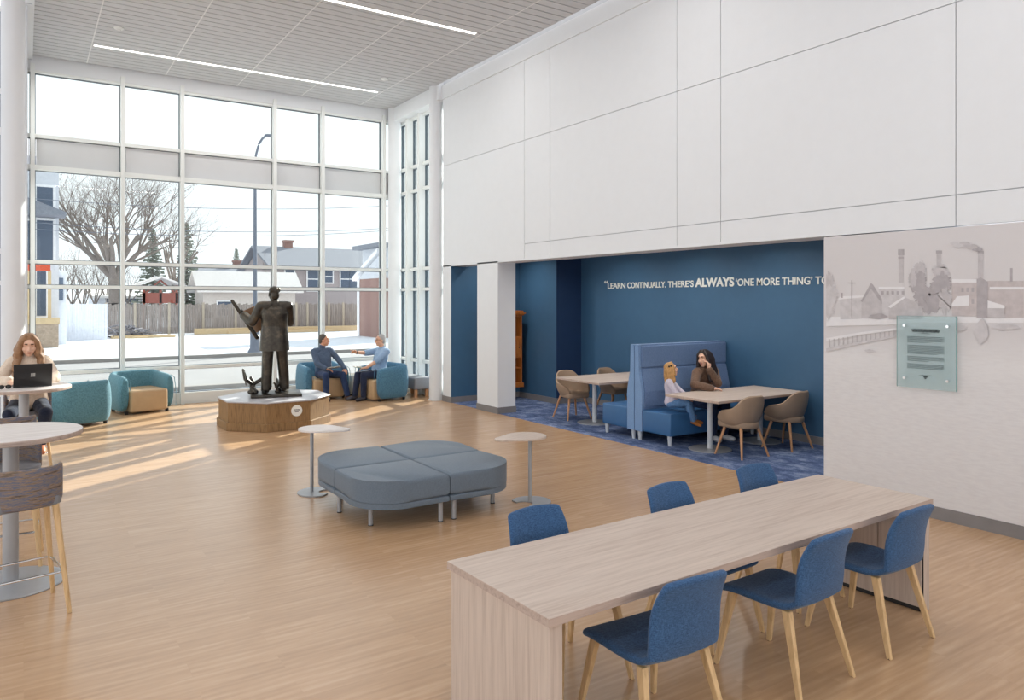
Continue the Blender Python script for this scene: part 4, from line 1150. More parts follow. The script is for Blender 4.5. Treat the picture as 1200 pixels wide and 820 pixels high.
poly([(985, 350), (1012, 350), (1012, 374), (985, 374)], 5); poly([(981, 351), (1014, 348), (1012, 346), (986, 347)], 3)
rect(986, 988, 343, 349, 2); rect(998, 999.2, 328, 372, 2); rect(994, 1003, 331, 332, 2)
poly([(1010, 352), (1021, 332), (1034, 352), (1034, 373), (1010, 373)], 1); poly([(1009, 353), (1021, 331.5), (1023, 333), (1034, 350), (1034, 356), (1021, 338), (1011, 354)], 2)
poly([(1042, 358), (1060, 348), (1082, 357), (1082, 374), (1042, 374)], 1); poly([(1041, 359), (1060, 347), (1061, 349), (1044, 361)], 3)
rect(1053.5, 1059, 298, 331, 1); rect(1052.8, 1060, 292, 299, 2); rect(1053, 1059.5, 301, 303, 2)
rect(1098, 1103.5, 296, 316, 1); rect(1097.4, 1104.4, 293.5, 297, 2)
rect(1146.5, 1152.5, 296, 330, 1); rect(1146, 1153.3, 294, 297, 2)
poly([(1116, 328), (1146, 326.5), (1158, 330), (1158, 370), (1116, 370)], 4); rect(1116, 1146, 327, 331, 3); poly([(1145, 327), (1150, 325), (1158, 330), (1158, 372), (1145, 372)], 2)
for u in (1119, 1125, 1131): rect(u + 8, u + 11, 337, 342, 2); rect(u + 8, u + 11, 350, 356, 2)
poly([(1116, 356), (1122, 347), (1136, 346), (1136, 358), (1116, 359)], 3); poly([(1158, 352), (1178, 358), (1178, 361), (1158, 361)], 3)
poly([(1158, 361), (1178, 361), (1178, 372), (1158, 372)], 1)
for (cu, cv, ru, rv, mi) in ((972, 330, 6, 10, 1), (974, 345, 8, 12, 5), (971, 360, 7, 12, 5), (1078, 316, 8, 9, 1), (1076, 330, 10, 12, 2), (1082, 346, 10, 13, 2), (1090, 356, 10, 12, 2), (1103, 318, 9, 8, 1), (1104, 332, 11, 12, 2), (1101, 347, 11, 13, 2), (1108, 352, 8, 14, 1), (1070, 326, 5, 9, 1)):
    blob(cu, cv, ru, rv, mi)
for (cu, cv, ru, rv, mi) in ((1146, 292, 6, 2.6, 2), (1139, 289, 7, 3, 1), (1131, 286.5, 7, 3, 1), (1124, 288, 6, 2.6, 5), (1119, 285, 5, 2.4, 5)):
    blob(cu, cv, ru, rv, mi, 18, 0.15)
poly([(969, 376), (1012, 373), (1060, 376), (1060, 380), (969, 382)], 3)
poly([(1020, 369), (1034, 367), (1042, 371), (1030, 374), (1018, 373)], 2)
poly([(969, 396), (1010, 389), (1060, 383), (1060, 385.5), (1010, 392), (969, 400)], 3)
for k in range(16):
    u = 972 + 5.4 * k; v = 398 - 0.135 * (u - 969)
    poly([(u, v), (u + 1.4, v - 0.2), (u + 1.4, v + 9 - 0.03 * (u - 969)), (u, v + 9 - 0.03 * (u - 969))], 1)
poly([(969, 408), (1010, 400), (1060, 391), (1060, 393), (1010, 403), (969, 412)], 5)
blob(1020, 411, 6, 2, 5, 16); blob(1151, 388, 8, 14, 5, 18, 0.12); blob(1120, 384, 14, 4, 5, 18, 0.1); blob(1180, 383, 16, 3.4, 5, 18, 0.1)
mb.build('wall_mural', MI, None, smooth=False)
mo = bpy.data.objects['wall_mural']
tag(mo, 'faded grey mural of a snowy factory with smoking chimneys beside water', 'mural')
# plaque
y0, y1 = on_x(1054, 400, XW)[0], on_x(1123.5, 400, XW)[0]
z1, z0 = 1.90, 1.215
t = thing('glass_plaque', 'green tinted glass plaque with dark text mounted on the mural', 'plaque', (XW - 0.035, (y0 + y1) / 2, z0))
Wp, Hp = (y0 - y1) / 2, z1 - z0
pg = N('plaque_glass')
trb = pg.n('ShaderNodeBsdfTransparent'); trb.inputs[0].default_value = (0.93, 0.975, 0.975, 1)
mxs = pg.n('ShaderNodeMixShader'); mxs.inputs[0].default_value = 0.30
pg.b.inputs['Base Color'].default_value = srgb(196, 216, 220); pg.b.inputs['Roughness'].default_value = 0.08
pg.l(trb.outputs[0], mxs.inputs[1]); pg.l(pg.b.outputs[0], mxs.inputs[2]); pg.l(mxs.outputs[0], pg.out.inputs[0])
b = MB(); b.bb(-0.012, 0.0, -Wp, Wp, 0, Hp); gp = b.build('glass_panel', pg.m, t, smooth=False)
ge = plain('glass_edge_green', srgb(92, 142, 140), 0.2)
b = MB(); b.bb(-0.0125, 0.0005, -Wp - 0.002, -Wp, 0, Hp); b.bb(-0.0125, 0.0005, Wp, Wp + 0.001, 0, Hp); b.bb(-0.0125, 0.0005, -Wp, Wp, Hp, Hp + 0.0015)
b.build('polished_edge', ge, gp, smooth=False)
for sy in (-1, 1):
    for z in (0.09, Hp - 0.09):
        b = MB(); b.cyl((-0.022, sy * (Wp - 0.075), z), (0.028, sy * (Wp - 0.075), z), 0.013, n=20); b.build('standoff', M['chrome'], t)
inkd = plain('dark_print', srgb(52, 62, 66), 0.5); inkm = plain('grey_print', srgb(92, 108, 112), 0.5)
b = MB(); rp = random.Random(5)
def row(z, ya, yb, h, dens=0.8):
    y = ya
    while y > yb:
        wl = rp.uniform(0.008, 0.03); b.bb(-0.0135, -0.0125, max(yb, y - wl), y, z, z + h); y -= wl + 0.005
zt = Hp - 0.20
for lines, gap in ((5, 0.02), (7, 0.02), (4, 0.02), (4, 0.0)):
    b = MB()
    for k in range(lines):
        row(zt, Wp * 0.62, -Wp * 0.62 if k < lines - 1 else -Wp * rp.uniform(0.1, 0.55), 0.007); zt -= 0.0125
    zt -= gap
    b.build('text_paragraph', inkm, t, smooth=False)
b = MB(); P = []
for k in range(120):
    s = k / 119; y = Wp * 0.46 - s * Wp * 0.92
    P.append((-0.014, y + 0.007 * math.sin(k * 1.3), Hp - 0.135 + 0.013 * math.sin(k * 0.9) + 0.006 * math.sin(k * 2.3)))
b.tube(P, 0.0035, 5); row(Hp - 0.165, Wp * 0.14, -Wp * 0.14, 0.005)
b.build('script_heading', inkd, t, smooth=False)
b = MB(); row(0.125, Wp * 0.2, -Wp * 0.2, 0.005); b.bb(-0.0135, -0.0125, -0.02, 0.02, 0.108, 0.122); b.bb(-0.0135, -0.0125, -0.009, 0.009, 0.094, 0.106)
b.build('foot_mark', inkd, t, smooth=False)

# ------------------------------------------------------------------ plinth, laptop and small things
t = thing('plinth', 'octagonal stained oak plinth with a grey stone top under the bronze statue', 'plinth', (3.5, 12.52, 0))
def octa(r): return [(r * math.cos(R(22.5 + 45 * k)), r * math.sin(R(22.5 + 45 * k))) for k in range(8)]
b = MB(); b.prism(octa(0.885), 0.0, 0.44, 0.004, 1); b.build('body', M['oak_dark'], t, smooth=False)
b = MB(); b.prism(octa(0.915), 0.0, 0.125, 0.008, 2); b.build('base_moulding', M['oak_dark'], t, smooth=False)
b = MB(); b.prism(octa(0.905), 0.44, 0.462, 0.004, 1); b.build('stone_top', M['stone_top'], t, smooth=False)
ro = 0.885 * math.cos(R(22.5))
b = MB(); b.cyl((0.12, -ro - 0.006, 0.30), (0.12, -ro + 0.004, 0.30), 0.088, n=40); rp_ = b.build('round_plaque', M['vinyl'], t)
b = MB(); 
for k, wd in enumerate((0.05, 0.045, 0.03)):
    b.bb(0.12 - wd, 0.12 + wd, -ro - 0.0075, -ro - 0.0055, 0.313 - 0.018 * k, 0.322 - 0.018 * k)
b.build('plaque_text', inkd, rp_, smooth=False)

t = thing('laptop', 'open black laptop standing on the far bar table', 'laptop', (0.08, 9.70, 1.101), R(4))
b = MB(); b.bb(-0.18, 0.18, -0.02, 0.22, 0.0, 0.016, 0.004, 2); b.build('keyboard_base', M['black'], t)
tilt = Matrix.Rotation(R(14), 3, 'X')
b = MB(); b.box((0, -0.045, 0.135), (0.36, 0.008, 0.25), tilt, 0.003, 2); ld = b.build('lid', plain('matte_black_lid', srgb(30, 29, 31), 0.4, var=0.02), t)
b = MB()
lm = tilt
for dx in (-1, 1):
    for dz in (-1, 1):
        c = Vector((0, -0.045, 0.135)) + tilt @ Vector((dx * 0.0105, -0.0046, dz * 0.0105)); b.box(c, (0.019, 0.001, 0.019), tilt)
b.build('lid_emblem', plain('silver_emblem', srgb(170, 168, 164), 0.3, 0.5), ld, smooth=False)
t = thing('sunglasses', 'dark sunglasses lying on the far bar table beside the laptop', 'sunglasses', (-0.17, 9.62, 1.101), R(20))
for sx in (-1, 1):
    b = MB(); b.ell((sx * 0.033, 0, 0.022), (0.03, 0.008, 0.022)); b.build('lens', M['black'], t)
    b = MB(); b.tube([(sx * 0.062, 0, 0.03), (sx * 0.066, 0.06, 0.02), (sx * 0.05, 0.12, 0.005)], 0.003, 6); b.build('temple', M['black'], t)
b = MB(); b.tube([(-0.012, 0, 0.03), (0, -0.004, 0.033), (0.012, 0, 0.03)], 0.003, 6); b.build('bridge', M['black'], t)
b = MB(); b.bm.verts.new
G = [[(0.014 * i, 0.012 * j, 0.004 + 0.004 * math.sin(i * 1.7 + j)) for j in range(3)] for i in range(3)]
b.slab(G, 0.001); sc_ = b.build('paper_scrap', M['vinyl'], None); sc_.location = (3.44, 2.16, 0.0)
tag(sc_, 'tiny white paper scrap on the wood floor by the near chairs', 'paper scrap')
# ------------------------------------------------------------------ people and the bronze figure
def fuse(mb, name, voxel, mats, parent=None, smooth=2, pick=None, deci=None):
    """melts overlapping closed shapes into one continuous surface"""
    me = bpy.data.meshes.new('raw'); mb.bm.to_mesh(me); mb.bm.free()
    o = bpy.data.objects.new('raw', me); COL.objects.link(o)
    m = o.modifiers.new('r', 'REMESH'); m.mode = 'VOXEL'; m.voxel_size = voxel; m.use_smooth_shade = True
    if smooth:
        s = o.modifiers.new('s', 'SMOOTH'); s.iterations = smooth; s.factor = 0.5
    dg = bpy.context.evaluated_depsgraph_get(); dg.update()
    out = bpy.data.meshes.new_from_object(o.evaluated_get(dg)); out.name = name
    bpy.data.objects.remove(o); bpy.data.meshes.remove(me)
    out.materials.clear()
    for x in mats: out.materials.append(x)
    if pick:
        for f in out.polygons: f.material_index = pick(f.center)
    out.polygons.foreach_set('use_smooth', [True] * len(out.polygons))
    q = bpy.data.objects.new(name, out); COL.objects.link(q)
    if parent: q.parent = parent
    return q
V = Vector
def ik(a, target, l1, l2, pole):
    a, target, pole = V(a), V(target), V(pole)
    d = target - a; L = min(d.length, (l1 + l2) * 0.995); dn = d.normalized()
    x = (l1 * l1 - l2 * l2 + L * L) / (2 * L); h = math.sqrt(max(0, l1 * l1 - x * x))
    pp = (pole - dn * pole.dot(dn)).normalized()
    return a + dn * x + pp * h, a + dn * L

def skin(name, c): return plain(name, c, 0.5, var=0.03)
def figure(name, label, cat, loc, rz, J, mats, scale=1.0, voxel=0.006, female=False, group=None, hair=None, top=None, pants=None, shoes=None, brow=None, metal=None):
    """J: joints in metres for a 1.72 m adult, facing +y; the right hand is at +x"""
    t = thing(name, label, cat, loc, rz, group)
    t.scale = (scale, scale, scale)
    pel = V(J['pelvis']); lean = J.get('lean', 0.0); tw = J.get('twist', 0.0); side = J.get('side', 0.0)
    Rt = Matrix.Rotation(tw, 3, 'Z') @ Matrix.Rotation(-lean, 3, 'X') @ Matrix.Rotation(side, 3, 'Y')
    def tor(x, y, z): return pel + Rt @ V((x, y, z))
    sw = J.get('sw', 0.168 if female else 0.186)
    sz = 0.475 if J.get('coat') else 0.452
    sh = {1: tor(sw, -0.01, sz + J.get('shr', 0)), -1: tor(-sw, -0.01, sz + J.get('shl', 0))}
    nk = tor(0, -0.01, 0.50)
    Rh = Matrix.Rotation(J.get('yaw', 0), 3, 'Z') @ Matrix.Rotation(-J.get('pitch', 0), 3, 'X') @ Matrix.Rotation(J.get('roll', 0), 3, 'Y')
    hk = J.get('head', 1.0)
    hc = nk + V((0, 0, 0)) + Rt @ V((0, 0.015, 0.055)) + Rh @ V((0, 0.03, 0.125)) * hk
    if 'head_at' in J: hc = V(J['head_at'])
    def hd(x, y, z): return hc + Rh @ V((x, y, z)) * hk
    el_, wr, hdir, pn = {}, {}, {}, {}
    if 'cheek_l' in J: J['hand_l'] = hd(*J['cheek_l'])
    for s, k in ((1, 'r'), (-1, 'l')):
        L1, L2 = J.get('arm', (0.285, 0.25))
        e, w_ = ik(sh[s], J['hand_' + k], L1, L2, J.get('pole_' + k, (s * 0.6, -0.5, -0.6)))
        el_[s], wr[s] = e, w_
        hdir[s] = V(J.get('hdir_' + k, (w_ - e))).normalized()
        pn[s] = V(J.get('palm_' + k, (0, 0, -1)))
        pn[s] = (pn[s] - hdir[s] * pn[s].dot(hdir[s])).normalized()
    hip, kn, an, td = {}, {}, {}, {}
    hw = 0.095
    for s, k in ((1, 'r'), (-1, 'l')):
        hip[s] = pel + V((s * hw, 0, -0.02))
        L1, L2 = J.get('leg', (0.43, 0.42))
        kn[s], an[s] = ik(hip[s], J['foot_' + k], L1, L2, J.get('kpole_' + k, (s * 0.15, 1, 0.5)))
        td[s] = V(J.get('toe_' + k, (s * 0.15, 1, 0))).normalized()
    fat = J.get('fat', 1.0)
    def torso(b, g, hem=None):
        if J.get('coat') and hem:
            prof = ((-0.27, 0.215, 0.165, -0.01), (-0.12, 0.205, 0.155, -0.005), (0.03, 0.192, 0.145, 0.0), (0.15, 0.180, 0.138, 0.004), (0.26, 0.186, 0.140, 0.0), (0.36, 0.200, 0.138, -0.008), (0.43, 0.185, 0.115, -0.012), (0.475, 0.125, 0.085, -0.014), (0.51, 0.07, 0.066, -0.01))
        else:
            f1 = 1.0 if not female else 0.93; wd = 1.05 if female else 1.0
            prof = ((-0.085, 0.10, 0.08, 0.0), (-0.05, 0.150 * wd, 0.108 * fat, 0.0), (0.03, 0.162 * wd, 0.118 * fat, 0.004), (0.13, 0.142 * fat, 0.112 * fat, 0.016 * fat), (0.22, 0.138 * fat, 0.110 * fat, 0.012), (0.32, 0.158 * f1, 0.112 * fat, 0.0), (0.40, 0.160 * f1, 0.104, -0.008), (0.45, 0.125, 0.085, -0.012), (0.49, 0.075, 0.066, -0.01))
        b.loft([(tor(0, yo, z), rx + g, ry + g, Rt) for z, rx, ry, yo in prof])
        if female:
            for s in (1, -1): b.ell(tor(s * 0.065, 0.075, 0.30), (0.06 + g, 0.052 + g, 0.062 + g), Rt)
        b.cap(sh[-1] * 0.86 + tor(0, 0, 0.46) * 0.14, sh[1] * 0.86 + tor(0, 0, 0.46) * 0.14, 0.066 + g)
        b.cap(tor(0, -0.02, 0.46), tor(0, -0.01, 0.515), 0.088 + g, 0.06 + g)
    def arm(b, s, g, frac=1.0, cuff=0.0):
        b.cap(sh[s], el_[s], 0.054 * (0.9 if female else 1) + g, 0.042 + g)
        if frac > 0.5:
            e2 = el_[s].lerp(wr[s], min(1, (frac - 0.5) * 2)); b.cap(el_[s], e2, 0.043 + g, 0.030 + g + cuff)
    def leg(b, s, g, to=1.0, bag=0.0):
        if J.get('coat'):
            if g: b.loft([(hip[s] + V((0, 0, 0.02)), 0.105, 0.115, Matrix.Identity(3)), (hip[s].lerp(an[s], 0.45), 0.088, 0.105, Matrix.Identity(3)), (hip[s].lerp(an[s], 0.8), 0.082, 0.098, Matrix.Identity(3)), (an[s] + V((0, 0.01, -0.05)), 0.080, 0.105, Matrix.Identity(3))]); return
        b.cap(hip[s], kn[s], 0.083 + g, 0.056 + g + bag * 0.3); b.cap(kn[s], an[s].lerp(kn[s], 1 - to), 0.054 + g + bag * 0.4, 0.036 + g + bag)
        b.ell(kn[s].lerp(an[s], 0.28) + V((0, -0.012, 0)), (0.05 + g, 0.055 + g, 0.1 + g))
    def foot(b, s, g):
        a = an[s]; d = td[s]
        b.cap(a, a + V((0, 0, -0.045)), 0.038 + g, 0.036 + g)
        b.cap(a + V((0, 0, -0.052)) - d * 0.03, a + d * 0.10 + V((0, 0, -0.06)), 0.032 + g, 0.034 + g * 0.8)
        b.cap(a + d * 0.10 + V((0, 0, -0.06)), a + d * 0.165 + V((0, 0, -0.066)), 0.036 + g * 0.7, 0.026 + g * 0.6)
    b = MB()
    torso(b, 0)
    b.cap(nk - Rt @ V((0, 0, 0.03)), hd(0, -0.02, -0.06), 0.058 if not female else 0.05, 0.052 if not female else 0.046)
    H = hk
    b.ell(hd(0, -0.012, 0.035), (0.076 * H, 0.096 * H, 0.088 * H), Rh)
    b.ell(hd(0, 0.022, -0.035), (0.064 * H, 0.070 * H, 0.078 * H), Rh)
    b.ell(hd(0, 0.055, -0.085), (0.034 * H, 0.032 * H, 0.028 * H), Rh)
    b.ell(hd(0, 0.070, 0.048), (0.052 * H, 0.022 * H, 0.02 * H), Rh)
    for s in (1, -1):
        b.ell(hd(s * 0.042, 0.055, -0.022), (0.026 * H, 0.03 * H, 0.03 * H), Rh)
        b.ell(hd(s * 0.077, -0.008, -0.005), (0.011 * H, 0.022 * H, 0.032 * H), Rh)
        b.ell(hd(s * 0.012, 0.100, -0.022), (0.011 * H, 0.012 * H, 0.009 * H), Rh)
    b.cap(hd(0, 0.083, 0.028), hd(0, 0.112, -0.016), 0.009 * H, 0.013 * H)
    b.ell(hd(0, 0.088, -0.050), (0.023 * H, 0.012 * H, 0.007 * H), Rh); b.ell(hd(0, 0.087, -0.062), (0.020 * H, 0.012 * H, 0.008 * H), Rh)
    for s in (1, -1):
        arm(b, s, 0)
        w_, d, pnm = wr[s], hdir[s], pn[s]
        sd_ = d.cross(pnm) * s                     # towards the thumb side
        if J.get('thumb_flip_' + ('r' if s == 1 else 'l')): sd_ = -sd_
        Rp = Matrix((sd_, d, -pnm)).transposed()
        b.ell(w_ + d * 0.05, (0.041, 0.052, 0.017), Rp); b.cap(w_, w_ + d * 0.03, 0.028, 0.026)
        curl = J.get('curl_' + ('r' if s == 1 else 'l'), 0.5); cs_ = J.get('curls_' + ('r' if s == 1 else 'l'), [curl] * 4)
        for q_, (off, ln) in enumerate(((0.030, 0.068), (0.010, 0.078), (-0.010, 0.072), (-0.029, 0.055))):
            c = cs_[q_]
            p0 = w_ + d * 0.085 + sd_ * off
            d1 = (d * math.cos(c * 0.7) + pnm * math.sin(c * 0.7)); d2 = (d * math.cos(c * 1.7) + pnm * math.sin(c * 1.7)); d3 = (d * math.cos(c * 2.4) + pnm * math.sin(c * 2.4))
            b.chain([p0, p0 + d1 * ln * 0.5, p0 + d1 * ln * 0.5 + d2 * ln * 0.32, p0 + d1 * ln * 0.5 + d2 * ln * 0.32 + d3 * ln * 0.25], [0.0095, 0.009, 0.0085, 0.0075], 6)
        p0 = w_ + d * 0.025 + sd_ * 0.032; d1 = (d * 0.7 + sd_ * 0.6 + pnm * 0.25).normalized(); d2 = (d * 0.9 + sd_ * 0.15 + pnm * 0.4).normalized()
        b.chain([p0, p0 + d1 * 0.038, p0 + d1 * 0.038 + d2 * 0.03], [0.013, 0.0105, 0.0085], 6)
        leg(b, s, 0); foot(b, s, 0)
    eyes = [hd(s * 0.033, 0.080, 0.022) for s in (1, -1)]; brows = [hd(s * 0.034 + e * 0.012, 0.085, 0.048) for s in (1, -1) for e in (-1, 0, 1)]
    lips = [hd(e * 0.013, 0.096, -0.056) for e in (-1, 0, 1)]
    def pick(c):
        if metal: return 0
        if any((c - e).length < 0.0085 * H for e in eyes): return 2
        if any((c - e).length < 0.0085 * H for e in brows): return 1
        if any((c - e).length < 0.010 * H for e in lips): return 3
        return 0
    body = fuse(b, 'body', voxel, mats['skin'], t, 1, pick)
    if pants:
        b = MB(); b.ell(tor(0, 0.0, 0.02), (0.172, 0.13 * fat, 0.115), Rt)
        for s in (1, -1): leg(b, s, 0.012, 0.98, J.get('bag', 0.012))
        fuse(b, 'trousers', 0.009, [mats['pants']], t, 3)
    if shoes:
        for s in (1, -1):
            b = MB(); foot(b, s, 0.010)
            if shoes == 'boot': b.cap(an[s] + V((0, 0, 0.07)), an[s], 0.05, 0.05)
            sh_ = fuse(b, 'shoe', 0.007, [mats['shoes']], t, 2)
    if top:
        b = MB(); torso(b, top.get('g', 0.014), True)
        if top.get('hem'): b.ell(tor(0, 0.0, top['hem'][0]), (0.172 + top['hem'][1], 0.13 * fat + top['hem'][1], 0.10), Rt)
        if False:
            z_ = top['coat']
            for s in (1, -1):
                b.cap(tor(s * 0.07, -0.02, 0.06), tor(s * 0.085, -0.02, z_), 0.115, 0.118)
                b.cap(tor(s * 0.06, 0.02, 0.06), tor(s * 0.075, 0.03, z_), 0.10, 0.112)
            b.cap(tor(0, -0.02, 0.06), tor(0, -0.03, z_), 0.11, 0.115)
        for s in (1, -1): arm(b, s, top.get('ga', 0.015), top.get('sleeve', 0.97), top.get('cuff', 0.004))
        if top.get('collar'): b.cap(nk - Rt @ V((0, 0, 0.02)), nk + Rt @ V((0, 0.01, 0.05)), 0.072, 0.066)
        tp = fuse(b, top['name'], 0.009, [mats['top']], t, 3)
        if top.get('flat') is not None:              # trim the coat level at its hem
            zc = (tor(0, 0, top['flat'])).z
            for v in tp.data.vertices:
                if v.co.z < zc: v.co.z = zc
        if top.get('collar_part'):
            b = MB()
            P = []
            for k in range(20):
                a = 2 * PI * k / 20; P.append(nk + Rt @ V((0.064 * math.cos(a), 0.012 + 0.062 * math.sin(a), 0.022 - 0.02 * math.sin(a))))
            b.tube(P, 0.014, 8, True); b.build('collar', mats['top'], t)
    if hair:
        b = MB()
        for it in hair:
            if it[0] == 'e': b.ell(hd(*it[1]), tuple(r_ * H for r_ in it[2]), Rh)
            else: b.chain([hd(*p) for p in it[1]], [r_ * H for r_ in it[2]], 7)
        fuse(b, 'hair', 0.006, [mats['hair']], t, 1)
    return t, dict(hd=hd, tor=tor, wr=wr, el=el_, sh=sh, an=an, kn=kn, hdir=hdir, pn=pn, td=td)

dark_eye = plain('dark_eye', srgb(52, 40, 36), 0.3); lip = plain('lip', srgb(190, 116, 104), 0.5)
brow_b = plain('brown_brow', srgb(96, 66, 48), 0.8); brow_g = plain('grey_brow', srgb(150, 138, 128), 0.8)
SK = skin('warm_skin', srgb(222, 172, 144)); SK2 = skin('ruddy_skin', srgb(214, 156, 126)); SK3 = skin('light_skin', srgb(228, 182, 156))
SHORT = [('e', (0, -0.028, 0.055), (0.081, 0.094, 0.082)), ('e', (0, -0.06, -0.005), (0.068, 0.055, 0.075)), ('e', (0.055, -0.03, 0.03), (0.03, 0.055, 0.05)), ('e', (-0.055, -0.03, 0.03), (0.03, 0.055, 0.05))]

# man in the dark sweater, sitting in the left one of the two blue tub chairs, a book on his lap
m1, k1 = figure('seated_man', 'man in a dark blue grey sweater sitting with a book on his lap', 'person', (5.24, 15.12, 0), face(0.10, -1),
    dict(pelvis=(0, 0, 0.535), lean=-0.10, yaw=R(52), pitch=R(3), fat=1.12,
         hand_l=(-0.34, 0.30, 0.62), pole_l=(-0.8, -0.3, -0.2), hand_r=(0.08, 0.30, 0.64), pole_r=(0.7, -0.4, -0.5), hdir_l=(0.1, 0.6, -0.6), palm_l=(0, -0.3, -1), hdir_r=(-0.6, 0.6, -0.1), palm_r=(0, 0.2, -1),
         curl_l=0.6, curl_r=0.5, foot_r=(0.13, 0.42, 0.10), foot_l=(-0.30, 0.50, 0.10), toe_r=(0.1, 1, 0), toe_l=(-0.55, 1, 0), kpole_l=(-0.35, 1, 0.6), kpole_r=(0.12, 1, 0.6)),
    dict(skin=[SK2, brow_b, dark_eye, lip], hair=plain('salt_dark_hair', srgb(86, 80, 76), 0.8, var=0.2, scale=40), top=fabric('dark_blue_grey_knit', srgb(92, 108, 132), srgb(66, 80, 102), 120, fold=0.6),
         pants=fabric('dark_denim', srgb(52, 70, 108), srgb(36, 50, 82), 160, fold=0.5), shoes=plain('brown_shoe_leather', srgb(92, 62, 50), 0.5)),
    hair=SHORT, top=dict(name='sweater', collar=True, hem=(0.02, 0.012)), pants=True, shoes='shoe')
# grey haired man pointing
m2, k2 = figure('seated_man', 'grey haired man in a light blue shirt pointing while he sits with a book', 'person', (6.20, 14.44, 0), face(-0.97, -0.12),
    dict(pelvis=(0, 0, 0.535), lean=-0.12, yaw=R(-6), pitch=R(3), fat=1.08,
         hand_r=(0.14, 0.47, 0.98), pole_r=(0.3, 0.1, -1), hand_l=(-0.12, 0.38, 0.665), pole_l=(-0.7, -0.5, -0.4), hdir_r=(-0.05, 0.9, 0.25), palm_r=(-0.6, 0, -0.6),
         curls_r=[0.08, 1.0, 1.1, 1.1], hdir_l=(0.45, 0.8, -0.1), palm_l=(0, 0.1, -1), curl_l=0.5,
         foot_r=(0.12, 0.50, 0.10), foot_l=(-0.10, 0.42, 0.10), toe_r=(0.1, 1, 0), toe_l=(-0.1, 1, 0), kpole_l=(-0.05, 1, 0.6), kpole_r=(0.12, 1, 0.6)),
    dict(skin=[SK, brow_g, dark_eye, lip], hair=plain('grey_hair', srgb(176, 174, 172), 0.8, var=0.12, scale=40), top=fabric('light_blue_cotton', srgb(158, 184, 214), srgb(136, 164, 198), 120, fold=0.6),
         pants=fabric('navy_trousers', srgb(44, 52, 78), srgb(32, 40, 62), 160, fold=0.5), shoes=plain('dark_shoe_leather', srgb(50, 50, 60), 0.5)),
    hair=SHORT, top=dict(name='shirt', sleeve=0.46, ga=0.022, hem=(0.03, 0.01), collar_part=True), pants=True, shoes='shoe')
gl = MB()
for s in (1, -1):
    gl.tube([k2['hd'](s * 0.034 + 0.022 * math.cos(a), 0.103, 0.018 + 0.019 * math.sin(a)) for a in [2 * PI * q_ / 14 for q_ in range(14)]], 0.0013, 5, True)
    gl.tube([k2['hd'](s * 0.056, 0.10, 0.022), k2['hd'](s * 0.078, 0.03, 0.022), k2['hd'](s * 0.08, -0.01, 0.015)], 0.002, 5)
gl.tube([k2['hd'](-0.012, 0.104, 0.02), k2['hd'](0.012, 0.104, 0.02)], 0.002, 5)
gl.build('eyeglasses', M['black'], m2)
b = MB(); wv_ = k2['wr'][1]; ev = k2['el'][1]; dv = (wv_ - ev).normalized(); c0 = wv_ - dv * 0.02
b.cyl(c0 - dv * 0.012, c0 + dv * 0.012, 0.036, n=20); wb = b.build('wristwatch', M['black'], m2)
def book(label, par_loc, rz, tiltx, cover, size=(0.24, 0.17)):
    t = thing('open_book' if False else 'book', label, 'book', par_loc, rz, 'books held by the seated men')
    t.rotation_euler = (tiltx, 0, rz)
    pg_ = plain('book_pages', srgb(226, 220, 208), 0.8)
    for s in (1, -1):
        G = [[(s * (0.002 + size[0] / 2 * i / 4), -size[1] / 2 + size[1] * j / 2, 0.012 * math.sin(PI * i / 4 * 0.9) + 0.008) for j in range(3)] for i in range(5)]
        b = MB(); b.slab(G if s > 0 else G, 0.010); b.build('page_block', pg_, t)
    b = MB(); b.bb(-size[0] / 2 - 0.004, size[0] / 2 + 0.004, -size[1] / 2 - 0.004, size[1] / 2 + 0.004, -0.004, 0.0); b.build('cover', cover, t, smooth=False)
    return t
def world(t, k, p): return Matrix.Translation(t.location) @ t.rotation_euler.to_matrix().to_4x4() @ V(p)
book('open book on the lap of the man in the dark sweater', world(m1, k1, (-0.05, 0.37, 0.66)), face(0.10, -1), R(10), plain('grey_book_cover', srgb(150, 146, 140), 0.6))
book('open book on the lap of the grey haired man', world(m2, k2, (0.03, 0.44, 0.665)), face(-0.97, -0.12), R(8), plain('teal_book_cover', srgb(120, 160, 170), 0.6))

# woman at the laptop
LONG = [('e', (0, -0.026, 0.050), (0.086, 0.098, 0.088)), ('e', (0, -0.066, -0.03), (0.082, 0.055, 0.11))]
def locks(n, L, r, out, front, seed, wave=0.012):
    rn = random.Random(seed); o = []
    for s in (1, -1):
        for k in range(n):
            f = k / max(1, n - 1)
            x0 = s * (0.076 - 0.012 * f); y0 = 0.035 - 0.11 * f
            pts = [(s * 0.03, y0 * 0.6, 0.125 - 0.01 * f), (x0, y0, 0.06), (s * 0.090, y0 - 0.005, -0.02)]; rs = [r * 0.7, r, r * 1.15]
            m = 5
            for q_ in range(1, m + 1):
                g_ = q_ / m
                pts.append((s * (0.092 + out * g_) + wave * math.sin(q_ * 2.0 + k), y0 + front * (1 - f) * g_ + wave * math.cos(q_ * 1.7 + k), -0.03 - L * g_ * rn.uniform(0.9, 1.05))); rs.append(r * (1.2 - 0.6 * g_ ** 2))
            o.append(('c', pts, rs))
    return o
